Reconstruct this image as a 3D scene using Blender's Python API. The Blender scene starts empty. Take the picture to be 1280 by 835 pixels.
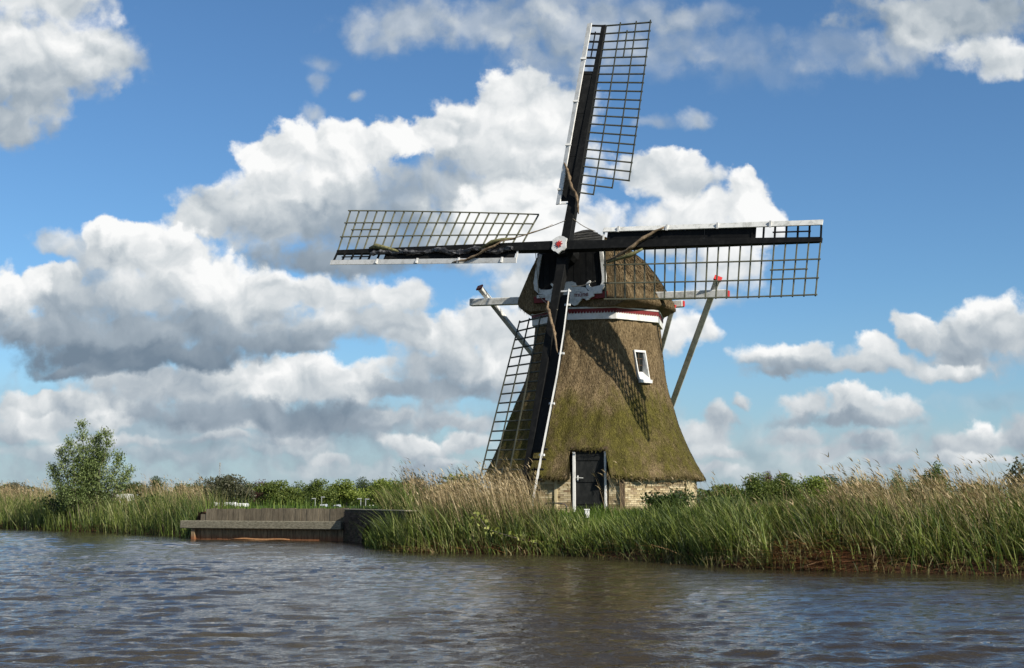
import bpy, bmesh, math, random
import numpy as np
from mathutils import Vector, Matrix

random.seed(7)
rng = np.random.default_rng(7)
R_ = math.radians
SC = bpy.context.scene
COL = SC.collection

# ------------------------------------------------------------------ camera
CAM_H, FPX, HORIZON = 1.35, 1610.6, 625.17       # metres above the water, focal length and horizon in photo pixels
PITCH = math.atan((HORIZON - 417.5) / FPX)
cam_d = bpy.data.cameras.new('camera')
cam = bpy.data.objects.new('camera', cam_d)
COL.objects.link(cam)
cam_d.sensor_width = 36.0
cam_d.lens = 36.0 * FPX / 1280.0
cam_d.clip_start, cam_d.clip_end = 0.1, 20000
cam.location = (0, 0, CAM_H)
cam.rotation_euler = (math.pi / 2 + PITCH, 0, 0)
SC.camera = cam


def ray(px, py):
    x, u = (px - 640) / FPX, -(py - 417.5) / FPX
    return Vector((x, math.cos(PITCH) - u * math.sin(PITCH), math.sin(PITCH) + u * math.cos(PITCH)))


# ------------------------------------------------------------------ node helper
class NT:
    def __init__(self, tree):
        self.t, self.n, self.l = tree, tree.nodes, tree.links
        self.n.clear()

    def put(self, sock, v):
        if v is None:
            return
        if isinstance(v, bpy.types.NodeSocket):
            self.l.new(v, sock)
        else:
            try:
                sock.default_value = v
            except Exception:
                sock.default_value = (*v, 1.0)

    def math(self, op, a, b=None, c=None, clamp=False):
        n = self.n.new('ShaderNodeMath')
        n.operation, n.use_clamp = op, clamp
        for i, v in enumerate((a, b, c)):
            self.put(n.inputs[i], v)
        return n.outputs[0]

    def vec(self, op, a, b=None, c=None, s=None):
        n = self.n.new('ShaderNodeVectorMath')
        n.operation = op
        for i, v in enumerate((a, b, c)):
            self.put(n.inputs[i], v)
        if s is not None:
            self.put(n.inputs['Scale'], s)
        return n.outputs['Value'] if op in ('LENGTH', 'DOT_PRODUCT', 'DISTANCE') else n.outputs['Vector']

    def mix(self, f, a, b, typ='RGBA', blend='MIX'):
        n = self.n.new('ShaderNodeMix')
        n.data_type = typ
        n.clamp_factor = True
        if typ == 'RGBA':
            n.blend_type = blend
            self.put(n.inputs[0], f); self.put(n.inputs[6], a); self.put(n.inputs[7], b)
            return n.outputs[2]
        self.put(n.inputs[0], f); self.put(n.inputs[2], a); self.put(n.inputs[3], b)
        return n.outputs[0]

    def rng(self, v, a, b, c=0.0, d=1.0, smooth=True):
        n = self.n.new('ShaderNodeMapRange')
        n.interpolation_type = 'SMOOTHSTEP' if smooth else 'LINEAR'
        n.clamp = not smooth            # smoothstep clamps by itself
        for i, x in enumerate((v, a, b, c, d)):
            self.put(n.inputs[i], x)
        return n.outputs[0]

    def noise(self, vec, scale, detail=4, rough=0.55, dist=0.0, color=False, dim='3D'):
        n = self.n.new('ShaderNodeTexNoise')
        n.noise_dimensions = dim
        self.put(n.inputs['Vector'], vec)
        n.inputs['Scale'].default_value, n.inputs['Detail'].default_value = scale, detail
        n.inputs['Roughness'].default_value, n.inputs['Distortion'].default_value = rough, dist
        return n.outputs['Color' if color else 'Fac']

    def voro(self, vec, scale, feature='F1', rnd=1.0, smooth=None):
        n = self.n.new('ShaderNodeTexVoronoi')
        n.voronoi_dimensions = '2D'
        n.feature = feature
        self.put(n.inputs['Vector'], vec)
        n.inputs['Scale'].default_value = scale
        n.inputs['Randomness'].default_value = rnd
        if smooth is not None:
            n.inputs['Smoothness'].default_value = smooth
        return n.outputs['Distance']

    def ramp(self, f, stops, interp='LINEAR'):
        n = self.n.new('ShaderNodeValToRGB')
        n.color_ramp.interpolation = interp
        e = n.color_ramp.elements
        while len(e) < len(stops):
            e.new(0.5)
        for i, (p, c) in enumerate(stops):
            e[i].position = p
            e[i].color = (*c, 1) if len(c) == 3 else c
        self.put(n.inputs[0], f)
        return n.outputs[0]

    def sep(self, v):
        n = self.n.new('ShaderNodeSeparateXYZ'); self.put(n.inputs[0], v)
        return n.outputs

    def comb(self, x, y, z):
        n = self.n.new('ShaderNodeCombineXYZ')
        for i, v in enumerate((x, y, z)):
            self.put(n.inputs[i], v)
        return n.outputs[0]

    def node(self, typ, **kw):
        n = self.n.new(typ)
        for k, v in kw.items():
            setattr(n, k, v)
        return n


# ------------------------------------------------------------------ sky, sun, exposure
SUN_AZ, SUN_EL = 134.0, 33.0                     # clockwise from +Y: behind the camera, to the right
SKY = 0.096
EXPOSURE = 0.60                                  # a little brighter than the sunny standard, the sky set down to suit
W = bpy.data.worlds.new("World")
SC.world = W
W.use_nodes = True
W.cycles.sampling_method = 'MANUAL'
W.cycles.sample_map_resolution = 256


def build_sky():
    t = NT(W.node_tree)
    sky = t.node('ShaderNodeTexSky')
    sky.sky_type = 'NISHITA'
    sky.sun_disc = False
    sky.sun_elevation, sky.sun_rotation = R_(SUN_EL), R_(SUN_AZ)
    sky.altitude, sky.air_density, sky.dust_density, sky.ozone_density = 0, 1.0, 0.2, 3.0
    d = t.node('ShaderNodeTexCoord').outputs['Generated']
    blue = t.vec('MULTIPLY', sky.outputs[0], (SKY * 0.74, SKY * 1.02, SKY * 1.22))
    dx, dy, dz = t.sep(d)
    # pale moist air low over the land
    low = t.rng(dz, 0.0, 0.16, 1.0, 0.0, smooth=False)
    blue = t.mix(t.math('MULTIPLY', t.math('POWER', low, 1.8), 0.8), blue, (0.36, 0.45, 0.555))
    # cloud plane: the tangent plane of the northern sky
    yy = t.math('MAXIMUM', dy, 0.06)
    p0 = t.comb(t.math('DIVIDE', dx, yy), t.math('DIVIDE', dz, yy), 0.0)
    w1 = t.noise(p0, 11, 3, 0.55, color=True, dim='2D')
    w2 = t.noise(p0, 42, 4, 0.6, color=True, dim='2D')
    p = t.vec('MULTIPLY_ADD', w1, (0.036, 0.028, 0), p0)
    p = t.vec('MULTIPLY_ADD', w2, (0.014, 0.014, 0), p)
    p = t.vec('ADD', p, (-0.025, -0.021, 0))
    bill = t.voro(p, 34, 'SMOOTH_F1', 1.0, 0.35)             # rounded heads
    bill2 = t.voro(p, 80, 'SMOOTH_F1', 1.0, 0.35)
    fb = t.noise(p0, 60, 6, 0.62, dim='2D')
    edge = t.math('MULTIPLY_ADD', bill, -0.75, 0.50)
    edge = t.math('MULTIPLY_ADD', bill2, -0.35, edge)
    edge = t.math('MULTIPLY_ADD', t.math('SUBTRACT', fb, 0.5), 0.85, edge)
    # relief of the heads, lit from above
    pu = t.vec('ADD', p, (0.004, 0.0085, 0))
    billu = t.voro(pu, 34, 'SMOOTH_F1', 1.0, 0.35)
    nz0 = t.noise(p, 15, 5, 0.5, dim='2D')
    nz1 = t.noise(pu, 15, 5, 0.5, dim='2D')
    relief = t.math('MULTIPLY', t.math('SUBTRACT', billu, bill), 0.38)
    relief = t.math('MULTIPLY_ADD', t.math('SUBTRACT', nz0, nz1), 1.7, relief)

    def puff(acc, p, cx, cy, rx, ry, lt, lb, soft=0.45, op=1.0, rag=1.0):
        """one heap of cloud in front of the earlier ones: acc = (cover, brightness times cover)"""
        A, L = acc
        r = ray(cx, cy)
        c = (r.x / r.y, r.z / r.y, 0)
        ir = (FPX / rx / 1.16, FPX / ry / 1.16, 0)
        q = t.vec('MULTIPLY_ADD', p, ir, (-c[0] * ir[0], -c[1] * ir[1], 0))
        f = t.math('SUBTRACT', t.math('MULTIPLY_ADD', edge, 0.62 * rag, 1.0), t.vec('LENGTH', q))
        a = t.rng(f, 0.0, soft * 0.92, 0.0, op)
        lv = t.math('MULTIPLY_ADD', t.vec('DOT_PRODUCT', q, (0, 1, 0)), (lt - lb) * 0.62, (lt + lb) * 0.5)
        om = t.math('SUBTRACT', 1.0, a)
        return t.math('MULTIPLY_ADD', A, om, a), t.math('MULTIPLY_ADD', L, om, t.math('MULTIPLY', a, lv))

    P = [
        # horizon bands
        (250, 545, 520, 75, .36, .30, .9, .75), (1000, 570, 420, 55, .52, .40, .9, .5),
        (60, 560, 120, 12, .6, .4, .8, .6), (200, 575, 160, 12, .55, .42, .8, .6), (480, 585, 160, 12, .55, .45, .8, .6),
        (350, 560, 90, 10, .62, .4, .7, .7), (30, 535, 60, 14, .72, .4, .6), (140, 555, 70, 10, .65, .4, .7),
        (40, 510, 55, 22, .85, .5, .5), (80, 520, 48, 22, .9, .45, .5), (135, 505, 70, 22, .75, .4, .6), (140, 525, 42, 18, .8, .5, .6),
        (265, 525, 60, 18, .8, .4, .6), (300, 532, 60, 12, .75, .4, .6), (270, 550, 55, 9, .66, .4, .7), (370, 548, 60, 10, .68, .4, .6),
        (520, 560, 48, 14, .86, .45, .5), (590, 552, 40, 14, .84, .5, .5), (545, 578, 60, 7, .6, .45, .7), (415, 572, 26, 9, .66, .45, .7), (560, 530, 70, 12, .62, .45, .7),
        (430, 530, 190, 24, .36, .24, .8),
        (490, 525, 60, 12, .62, .4, .6),
        # second row
        (60, 500, 60, 14, .8, .5, .5), (180, 480, 90, 30, .62, .3, .6), (250, 482, 80, 34, .68, .3, .6), (320, 478, 60, 36, .9, .42, .5), (370, 470, 58, 30, 1., .5, .4),
        (330, 490, 50, 26, .95, .6, .5), (400, 478, 50, 30, .95, .55, .45), (450, 482, 42, 28, .9, .5, .45), (330, 520, 190, 20, .2, .12, .7, .9), (250, 510, 100, 18, .3, .2, .8, .8),
        # middle, left of the mill
        (520, 420, 48, 30, .85, .5, .5), (560, 425, 55, 36, .88, .5, .5), (600, 412, 48, 34, .95, .6, .4), (640, 430, 60, 50, .92, .6, .5), (590, 460, 70, 36, .72, .42, .6),
        (630, 465, 60, 24, .85, .5, .6), (560, 490, 110, 18, .34, .24, .7), (530, 455, 50, 30, .5, .35, .8),
        # the big cloud
        (600, 160, 48, 42, .92, .7, .35), (650, 130, 58, 52, .95, .72, .35), (690, 170, 60, 85, .8, .72, .5), (565, 185, 28, 20, .9, .6, .4), (640, 200, 95, 75, .78, .68, .6),
        (340, 205, 40, 34, 1., .85, .3), (385, 195, 60, 40, 1.05, .85, .35), (440, 188, 55, 36, 1., .75, .35), (495, 175, 50, 28, 1.05, .8, .3), (545, 170, 30, 24, 1.05, .75, .3),
        (330, 235, 50, 36, 1., .7, .5), (400, 240, 90, 50, .95, .7, .6), (290, 265, 70, 34, .8, .5, .5), (245, 275, 40, 26, .74, .5, .5), (340, 285, 90, 36, .66, .4, .7),
        (480, 250, 110, 45, .42, .34, .8, .9), (570, 235, 80, 44, .38, .4, .8, .9), (450, 285, 140, 36, .34, .22, .8, .9), (548, 278, 70, 40, .42, .36, .9), (520, 310, 110, 22, .30, .2, .8, .9), (430, 325, 150, 20, .24, .12, .8),
        (660, 245, 80, 40, 1., .85, .6), (610, 285, 85, 40, .95, .8, .7), (690, 290, 90, 48, 1., .85, .6), (640, 325, 60, 24, .7, .55, .8, .8), (650, 355, 45, 26, .74, .5, .6),
        # right of the upper sail
        (835, 205, 38, 24, 1., .75, .35), (800, 215, 40, 26, .8, .6, .5), (845, 230, 60, 26, .85, .65, .5), (930, 245, 34, 30, 1., .8, .3), (890, 265, 70, 34, .9, .72, .5), (940, 275, 34, 30, 1., .85, .4),
        (840, 290, 80, 36, .85, .65, .7), (905, 335, 55, 42, .95, .85, .6), (870, 415, 32, 28, .92, .75, .5), (835, 425, 28, 30, .9, .6, .5), (905, 370, 45, 14, .62, .5, .8, .8),
        # lower left mass
        (45, 365, 60, 34, 1., .65, .35), (10, 370, 50, 40, 1., .6, .4), (85, 350, 30, 24, .8, .5, .5), (75, 300, 34, 22, .66, .5, .6, .85), (100, 315, 30, 24, .6, .45, .6, .85),
        (150, 305, 45, 34, 1.05, .8, .3), (190, 315, 55, 40, 1., .7, .4), (230, 335, 60, 40, .95, .65, .5), (125, 340, 40, 50, .4, .35, .7, .8), (110, 380, 60, 34, .52, .3, .8),
        (150, 400, 150, 40, .46, .34, .9), (330, 398, 130, 30, .6, .42, .9),
        (270, 355, 60, 38, 1.05, .75, .5), (180, 370, 80, 40, .7, .4, .7), (330, 365, 60, 32, 1., .7, .5), (300, 385, 90, 28, .85, .5, .7), (385, 365, 55, 26, .95, .65, .5), (430, 375, 60, 30, .85, .55, .6), (500, 370, 42, 26, .82, .55, .5),
        (470, 400, 80, 22, .6, .4, .7), (400, 415, 100, 26, .66, .3, .7), (200, 415, 170, 34, .4, .2, .8), (60, 420, 130, 30, .4, .15, .7), (300, 430, 150, 20, .32, .15, .8), (130, 445, 130, 22, .12, -.1, .7), (230, 448, 120, 16, .16, .0, .7), (85, 463, 60, 10, .12, .0, .8), (370, 438, 80, 10, .3, .2, .8),
        # upper left
        (40, 110, 60, 60, .55, .42, .6), (20, 60, 80, 60, .82, .66, .7), (90, 50, 70, 52, .92, .68, .7), (142, 70, 50, 42, .74, .55, .8), (75, 95, 70, 44, .68, .48, .8), (175, 75, 24, 18, .6, .5, .8, .7), (10, 150, 45, 34, .45, .36, .6), (70, 155, 20, 14, .5, .45, .9, .5), (70, 0, 90, 26, .62, .7, .7),
        # veils along the top
        (500, 20, 90, 42, .5, .45, .9, .75), (470, 50, 50, 24, .46, .42, .9, .5), (620, 25, 100, 40, .5, .44, .9, .65), (720, 40, 110, 46, .5, .5, .9, .7), (680, 80, 80, 40, .5, .46, 1., .6), (790, 15, 90, 30, .45, .45, .9, .5), (840, 50, 80, 40, .46, .46, 1., .35), (920, 60, 90, 40, .46, .46, 1., .3), (690, 0, 70, 20, .5, .5, .8, .6),
        (800, 70, 90, 40, .46, .44, 1., .35), (880, 20, 70, 24, .5, .46, 1., .5), (960, 90, 90, 30, .44, .42, 1., .22), (1050, 60, 70, 40, .46, .44, 1., .4), (1240, 500, 90, 16, .5, .44, 1., .3), (930, 590, 160, 10, .55, .48, 1., .5), (1150, 592, 160, 9, .55, .48, 1., .5),
        (395, 75, 22, 20, .5, .45, 1., .45), (395, 105, 16, 20, .5, .45, 1., .5), (388, 150, 18, 16, .62, .5, .9, .7), (450, 118, 16, 11, .55, .5, .9, .7), (868, 150, 22, 16, .62, .5, .9, .7), (820, 152, 30, 12, .5, .45, 1., .5),
        (1130, 55, 60, 30, .55, .5, .9, .7), (1090, 85, 60, 18, .5, .5, 1., .5), (1200, 20, 150, 44, .42, .36, .7), (1160, 35, 50, 30, .75, .55, .8, .8), (1255, 75, 50, 26, .8, .62, .6), (1215, 62, 44, 20, .75, .6, .7), (1240, 15, 120, 30, .36, .34, .9),
        # right middle
        (1245, 400, 50, 36, .92, .45, .45), (1205, 415, 44, 30, .66, .42, .6), (1155, 415, 36, 27, .95, .5, .4), (1100, 432, 28, 17, .9, .5, .45), (1275, 425, 60, 40, .62, .42, .7), (1225, 430, 50, 24, .46, .36, .8, .8), (1200, 448, 70, 24, .46, .36, .8),
        (1020, 446, 30, 15, .92, .5, .5), (970, 450, 46, 18, .86, .5, .5), (1000, 464, 74, 13, .42, .34, .8), (1080, 462, 50, 14, .62, .42, .6), (1180, 463, 56, 12, .85, .5, .6), (1110, 452, 60, 18, .65, .5, .7), (980, 475, 50, 8, .4, .34, .8),
        (1012, 510, 34, 18, .86, .45, .55), (1062, 504, 40, 20, .98, .5, .45), (1112, 508, 30, 18, .95, .45, .5), (1070, 520, 72, 16, .74, .45, .7), (1045, 528, 86, 10, .32, .28, .9),
        (1000, 545, 40, 12, .62, .45, .7), (1080, 550, 50, 12, .68, .45, .6), (1050, 562, 90, 10, .5, .4, .8), (870, 545, 46, 18, .75, .5, .6), (895, 530, 30, 16, .7, .5, .6), (930, 507, 12, 8, .66, .5, .7), (900, 565, 40, 9, .6, .45, .7),
        (1215, 540, 20, 18, .92, .5, .5), (1245, 542, 22, 12, .85, .5, .5), (1200, 555, 60, 16, .5, .36, .7), (1270, 540, 40, 26, .55, .42, .7), (1190, 568, 40, 9, .7, .5, .7), (1110, 575, 60, 8, .6, .5, .8), (1250, 570, 50, 8, .66, .5, .8), (870, 585, 60, 7, .6, .5, .8),
    ]
    acc = (t.math('MULTIPLY', dy, 0.0), t.math('MULTIPLY', dy, 0.0))
    pp = p
    for i_, row in enumerate(P):
        if i_ % 25 == 24:        # keeps the heaps evaluated one after another
            pp = t.vec('ADD', p, t.comb(t.math('MULTIPLY', acc[0], 1e-7), 0.0, 0.0))
        acc = puff(acc, pp, *row)
    lev = t.math('DIVIDE', acc[1], t.math('MAXIMUM', acc[0], 0.001))
    lev = t.math('MULTIPLY_ADD', relief, t.math('MULTIPLY_ADD', lev, 0.75, 0.3), lev)
    cc = t.ramp(lev, [(0.0, (0.175, 0.236, 0.306)), (0.35, (0.36, 0.425, 0.49)), (0.65, (0.62, 0.665, 0.695)), (1.0, (0.97, 0.975, 0.97))])
    col = t.mix(acc[0], blue, cc)
    # the rest of the sky, outside the photograph: the same broken cumulus on a flat deck
    zc = t.math('ADD', t.math('MAXIMUM', dz, 0.0), 0.09)
    dk = t.comb(t.math('DIVIDE', dx, zc), t.math('DIVIDE', dy, zc), 0.0)
    n1 = t.noise(dk, 0.85, 6, 0.56, 0.2, dim='2D')
    n2 = t.noise(t.vec('ADD', dk, (0.12, -0.1, 0)), 0.85, 5, 0.56, 0.2, dim='2D')
    cov = t.rng(n1, 0.50, 0.60)
    shade = t.math('MULTIPLY_ADD', t.math('SUBTRACT', n1, n2), 3.0, 0.62)
    cgen = t.ramp(shade, [(0.0, (0.28, 0.34, 0.41)), (0.5, (0.6, 0.65, 0.68)), (1.0, (0.95, 0.955, 0.95))])
    p0x, p0z, _ = t.sep(p0)
    out = t.math('MAXIMUM', t.rng(t.math('ABSOLUTE', p0x), 0.42, 0.52), t.rng(p0z, 0.42, 0.5))
    out = t.math('MAXIMUM', out, t.rng(dy, 0.3, 0.12))
    cov = t.math('MULTIPLY', cov, out)
    cov = t.math('MULTIPLY', cov, t.rng(dz, 0.0, 0.08))
    full = t.mix(cov, t.mix(out, col, blue), cgen)
    bg = t.node('ShaderNodeBackground')
    t.put(bg.inputs[0], full)
    bg.inputs[1].default_value = 2 ** -EXPOSURE
    o = t.node('ShaderNodeOutputWorld')
    t.l.new(bg.outputs[0], o.inputs[0])


build_sky()

sun_d = bpy.data.lights.new('sun', 'SUN')
sun_d.energy, sun_d.angle, sun_d.color = 5.0, R_(0.53), (1.0, 0.93, 0.82)
sun = bpy.data.objects.new('sun', sun_d)
COL.objects.link(sun)
sdir = Vector((math.sin(R_(SUN_AZ)) * math.cos(R_(SUN_EL)), math.cos(R_(SUN_AZ)) * math.cos(R_(SUN_EL)), math.sin(R_(SUN_EL))))
sun.rotation_euler = (-sdir).to_track_quat('-Z', 'Y').to_euler()
sun.location = sdir * 60
SC.view_settings.view_transform = 'Standard'
SC.view_settings.look = 'None'
SC.view_settings.exposure, SC.view_settings.gamma = EXPOSURE, 1.0
SC.render.engine = 'CYCLES'
SC.cycles.max_bounces = 8


# ------------------------------------------------------------------ materials
def principled(name, build, rough=0.8, spec=0.3):
    m = bpy.data.materials.new(name)
    m.use_nodes = True
    t = NT(m.node_tree)
    b = t.node('ShaderNodeBsdfPrincipled')
    o = t.node('ShaderNodeOutputMaterial')
    t.l.new(b.outputs[0], o.inputs[0])
    b.inputs['Roughness'].default_value = rough
    b.inputs['Specular IOR Level'].default_value = spec
    build(t, b)
    return m


def bump(t, b, h, strength, dist):
    n = t.node('ShaderNodeBump')
    n.inputs['Strength'].default_value, n.inputs['Distance'].default_value = strength, dist
    t.put(n.inputs['Height'], h)
    t.l.new(n.outputs[0], b.inputs['Normal'])


def obj_co(t):
    return t.node('ShaderNodeTexCoord').outputs['Object']


def rand_island(t):
    return t.node('ShaderNodeNewGeometry').outputs['Random Per Island']


def rand_obj(t):
    return t.node('ShaderNodeObjectInfo').outputs['Random']


def paint(name, c, wear=(0.25, 0.24, 0.2), amt=0.35, rough=0.5, scale=6, grain=(1, 1, 1), spec=0.3):
    def f(t, b):
        co = t.vec('MULTIPLY', obj_co(t), grain)
        n = t.noise(co, scale, 6, 0.65)
        n2 = t.noise(co, scale * 5, 4, 0.6)
        k = t.math('MULTIPLY', t.rng(t.math('MULTIPLY_ADD', n2, 0.3, n), 0.58, 0.86), amt)
        t.put(b.inputs['Base Color'], t.mix(k, c, wear))
        t.put(b.inputs['Roughness'], t.math('MULTIPLY_ADD', n, 0.3, rough - 0.12))
        bump(t, b, n2, 0.25, 0.004)
    return principled(name, f, rough, spec)


def wood(name, c1, c2, scale=5, grain=(1, 1, 8), rough=0.75, per_obj=0.25):
    def f(t, b):
        co = t.vec('MULTIPLY', obj_co(t), grain)
        co = t.vec('ADD', co, t.vec('SCALE', (17., 9., 4.), s=rand_obj(t)))
        n = t.noise(co, scale, 6, 0.65, 0.6)
        c = t.mix(t.rng(n, 0.3, 0.7), c1, c2)
        v = t.math('MULTIPLY_ADD', rand_obj(t), per_obj * 2, 1 - per_obj)
        t.put(b.inputs['Base Color'], t.vec('SCALE', c, s=v))
        bump(t, b, n, 0.5, 0.01)
    return principled(name, f, rough, 0.25)


def blade_mat(name, stops, trans=0.35, rough=0.55, scale_var=0.5, gloss=0.25):
    m = bpy.data.materials.new(name)
    m.use_nodes = True
    t = NT(m.node_tree)
    r = rand_island(t)
    co = obj_co(t)
    patch = t.noise(co, 0.55, 3, 0.5)
    f = t.math('MULTIPLY_ADD', t.math('SUBTRACT', patch, 0.5), 1.1, t.math('MULTIPLY_ADD', r, 0.95, 0.02), clamp=True)
    c = t.ramp(f, [(q, tuple(x * 0.80 for x in v)) for q, v in stops])
    b = t.node('ShaderNodeBsdfPrincipled')
    t.put(b.inputs['Base Color'], c)
    b.inputs['Roughness'].default_value = rough
    b.inputs['Specular IOR Level'].default_value = gloss
    tr = t.node('ShaderNodeBsdfTranslucent')
    t.put(tr.inputs[0], t.mix(0.5, c, t.vec('MULTIPLY', c, (1.5, 1.5, 0.6))))
    mx = t.node('ShaderNodeMixShader')
    mx.inputs[0].default_value = trans
    t.l.new(b.outputs[0], mx.inputs[1]); t.l.new(tr.outputs[0], mx.inputs[2])
    o = t.node('ShaderNodeOutputMaterial')
    t.l.new(mx.outputs[0], o.inputs[0])
    return m


M = {}


def thatch_nodes(t, b):
    co = obj_co(t)
    x, y, z = t.sep(co)
    st = t.vec('MULTIPLY', co, (1, 1, 0.14))
    n = t.noise(st, 26, 6, 0.7)
    nf = t.noise(t.vec('MULTIPLY', co, (1, 1, 0.3)), 48, 3, 0.7)
    big = t.noise(t.vec('MULTIPLY', co, (1, 1, 0.6)), 1.1, 5, 0.6)
    med = t.noise(t.vec('MULTIPLY', co, (1, 1, 0.35)), 5.5, 5, 0.65)
    base = t.ramp(t.math('MULTIPLY_ADD', nf, 0.75, t.math('MULTIPLY_ADD', n, 0.45, -0.06)), [(0.34, (0.036, 0.025, 0.013)), (0.52, (0.122, 0.087, 0.046)), (0.68, (0.25, 0.19, 0.108))])
    # moss grows on the lower and middle slopes in a broad uneven belt
    belt = t.math('MULTIPLY', t.rng(z, 5.0, 2.6), t.rng(z, 0.5, 2.0, 0.62, 1.0))
    k = t.math('ADD', t.math('MULTIPLY', belt, 0.92), t.math('MULTIPLY_ADD', big, 1.3, -0.74))
    k = t.math('MULTIPLY_ADD', t.math('SUBTRACT', med, 0.5), 1.1, k)
    k = t.rng(k, 0.20, 0.95, 0.0, 0.86)
    moss = t.ramp(t.math('MULTIPLY_ADD', nf, 0.7, t.math('MULTIPLY_ADD', med, 0.45, -0.06)), [(0.34, (0.016, 0.017, 0.004)), (0.52, (0.058, 0.055, 0.009)), (0.70, (0.130, 0.117, 0.022))])
    col = t.mix(k, base, moss)
    clump = t.noise(t.vec('MULTIPLY', co, (1, 1, 0.55)), 2.6, 4, 0.62)
    streak = t.noise(t.vec('MULTIPLY', co, (1, 1, 0.09)), 5.0, 4, 0.6)
    col = t.vec('SCALE', col, s=t.math('MULTIPLY_ADD', clump, 0.9, t.math('MULTIPLY_ADD', streak, 0.7, 0.20)))
    t.put(b.inputs['Base Color'], col)
    bump(t, b, t.math('MULTIPLY_ADD', nf, 0.5, t.math('MULTIPLY_ADD', med, 1.2, n)), 1.0, 0.05)


M['thatch'] = principled('thatch', thatch_nodes, 0.95, 0.1)
M['loosestraw'] = blade_mat('loose_straw', [(0.0, (0.05, 0.042, 0.014)), (0.45, (0.14, 0.115, 0.040)), (0.75, (0.24, 0.185, 0.080)), (1, (0.36, 0.28, 0.145))], 0.1, 0.9)
M['black'] = paint('black_tarred_wood', (0.006, 0.0063, 0.0063), (0.03, 0.03, 0.028), 0.3, 0.7, 5, (1, 1, 1), 0.12)
M['blackboard'] = wood('weathered_black_boards', (0.010, 0.010, 0.009), (0.045, 0.042, 0.034), 6, (3, 3, 3), 0.7)
M['white'] = paint('white_paint', (0.58, 0.58, 0.555), (0.26, 0.25, 0.215), 0.5, 0.5, 5)
M['beam'] = paint('grey_white_beam_paint', (0.60, 0.60, 0.565), (0.22, 0.22, 0.19), 0.7, 0.55, 4)
M['red'] = paint('red_paint', (0.42, 0.025, 0.02), (0.2, 0.02, 0.02), 0.5, 0.5, 6)
M['darkred'] = paint('dark_red_paint', (0.14, 0.008, 0.008), (0.05, 0.01, 0.01), 0.5, 0.5, 6)
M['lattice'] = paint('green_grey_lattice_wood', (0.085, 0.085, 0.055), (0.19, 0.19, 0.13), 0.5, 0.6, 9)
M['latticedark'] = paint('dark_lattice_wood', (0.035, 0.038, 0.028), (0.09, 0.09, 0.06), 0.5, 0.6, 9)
M['canvas'] = wood('brown_sail_canvas', (0.075, 0.05, 0.030), (0.21, 0.155, 0.095), 9, (1, 1, 1), 0.9)
M['canvasgreen'] = wood('mossy_sail_canvas', (0.05, 0.05, 0.02), (0.17, 0.16, 0.075), 9, (1, 1, 1), 0.9)
M['foil'] = paint('black_rolled_sailcloth', (0.016, 0.016, 0.018), (0.30, 0.30, 0.30), 0.45, 0.35, 7, (1, 1, 1))
M['rope'] = wood('grey_rope', (0.10, 0.09, 0.07), (0.22, 0.2, 0.16), 12, (1, 1, 1), 0.9)
M['metal'] = paint('dark_metal', (0.05, 0.048, 0.045), (0.12, 0.06, 0.03), 0.5, 0.5, 8)
M['greymetal'] = paint('grey_galvanised_metal', (0.26, 0.27, 0.27), (0.3, 0.3, 0.3), 0.5, 0.4, 8)


def door_nodes(t, b):
    co = obj_co(t)
    n = t.noise(t.vec('MULTIPLY', co, (1.5, 1.5, 0.6)), 7, 6, 0.7)
    st = t.noise(t.vec('MULTIPLY', co, (1.0, 1.0, 0.22)), 10, 5, 0.7)
    c = t.mix(t.rng(n, 0.35, 0.7), (0.008, 0.009, 0.009), (0.019, 0.020, 0.019))
    c = t.mix(t.math('MULTIPLY', t.rng(st, 0.66, 0.74), 0.6), c, (0.15, 0.15, 0.145))
    t.put(b.inputs['Base Color'], c)


M['door'] = principled('dark_door_paint', door_nodes, 0.65, 0.15)


def brick_nodes(t, b):
    r = rand_island(t)
    co = obj_co(t)
    n = t.noise(co, 14, 5, 0.65)
    n3 = t.noise(co, 1.4, 4, 0.6)
    c = t.ramp(r, [(0.0, (0.12, 0.085, 0.045)), (0.16, (0.27, 0.205, 0.115)), (0.5, (0.42, 0.34, 0.20)), (0.85, (0.55, 0.47, 0.31)), (1.0, (0.19, 0.125, 0.07))])
    c = t.vec('SCALE', c, s=t.math('MULTIPLY_ADD', n, 0.8, 0.5))
    c = t.mix(t.rng(n3, 0.55, 0.75, 0, 0.3), c, (0.20, 0.17, 0.10))
    t.put(b.inputs['Base Color'], c)
    bump(t, b, n, 0.6, 0.01)


M['brick'] = principled('yellow_brick', brick_nodes, 0.9, 0.2)


def dark_brick_nodes(t, b):
    r = rand_island(t)
    co = obj_co(t)
    n = t.noise(co, 12, 5, 0.65)
    n3 = t.noise(co, 1.8, 4, 0.6)
    c = t.ramp(r, [(0.0, (0.028, 0.020, 0.015)), (0.5, (0.055, 0.038, 0.028)), (1.0, (0.085, 0.063, 0.047))])
    c = t.vec('SCALE', c, s=t.math('MULTIPLY_ADD', n, 0.9, 0.5))
    c = t.mix(t.rng(n3, 0.5, 0.7, 0, 0.6), c, (0.045, 0.05, 0.022))
    t.put(b.inputs['Base Color'], c)
    bump(t, b, n, 0.6, 0.01)


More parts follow.
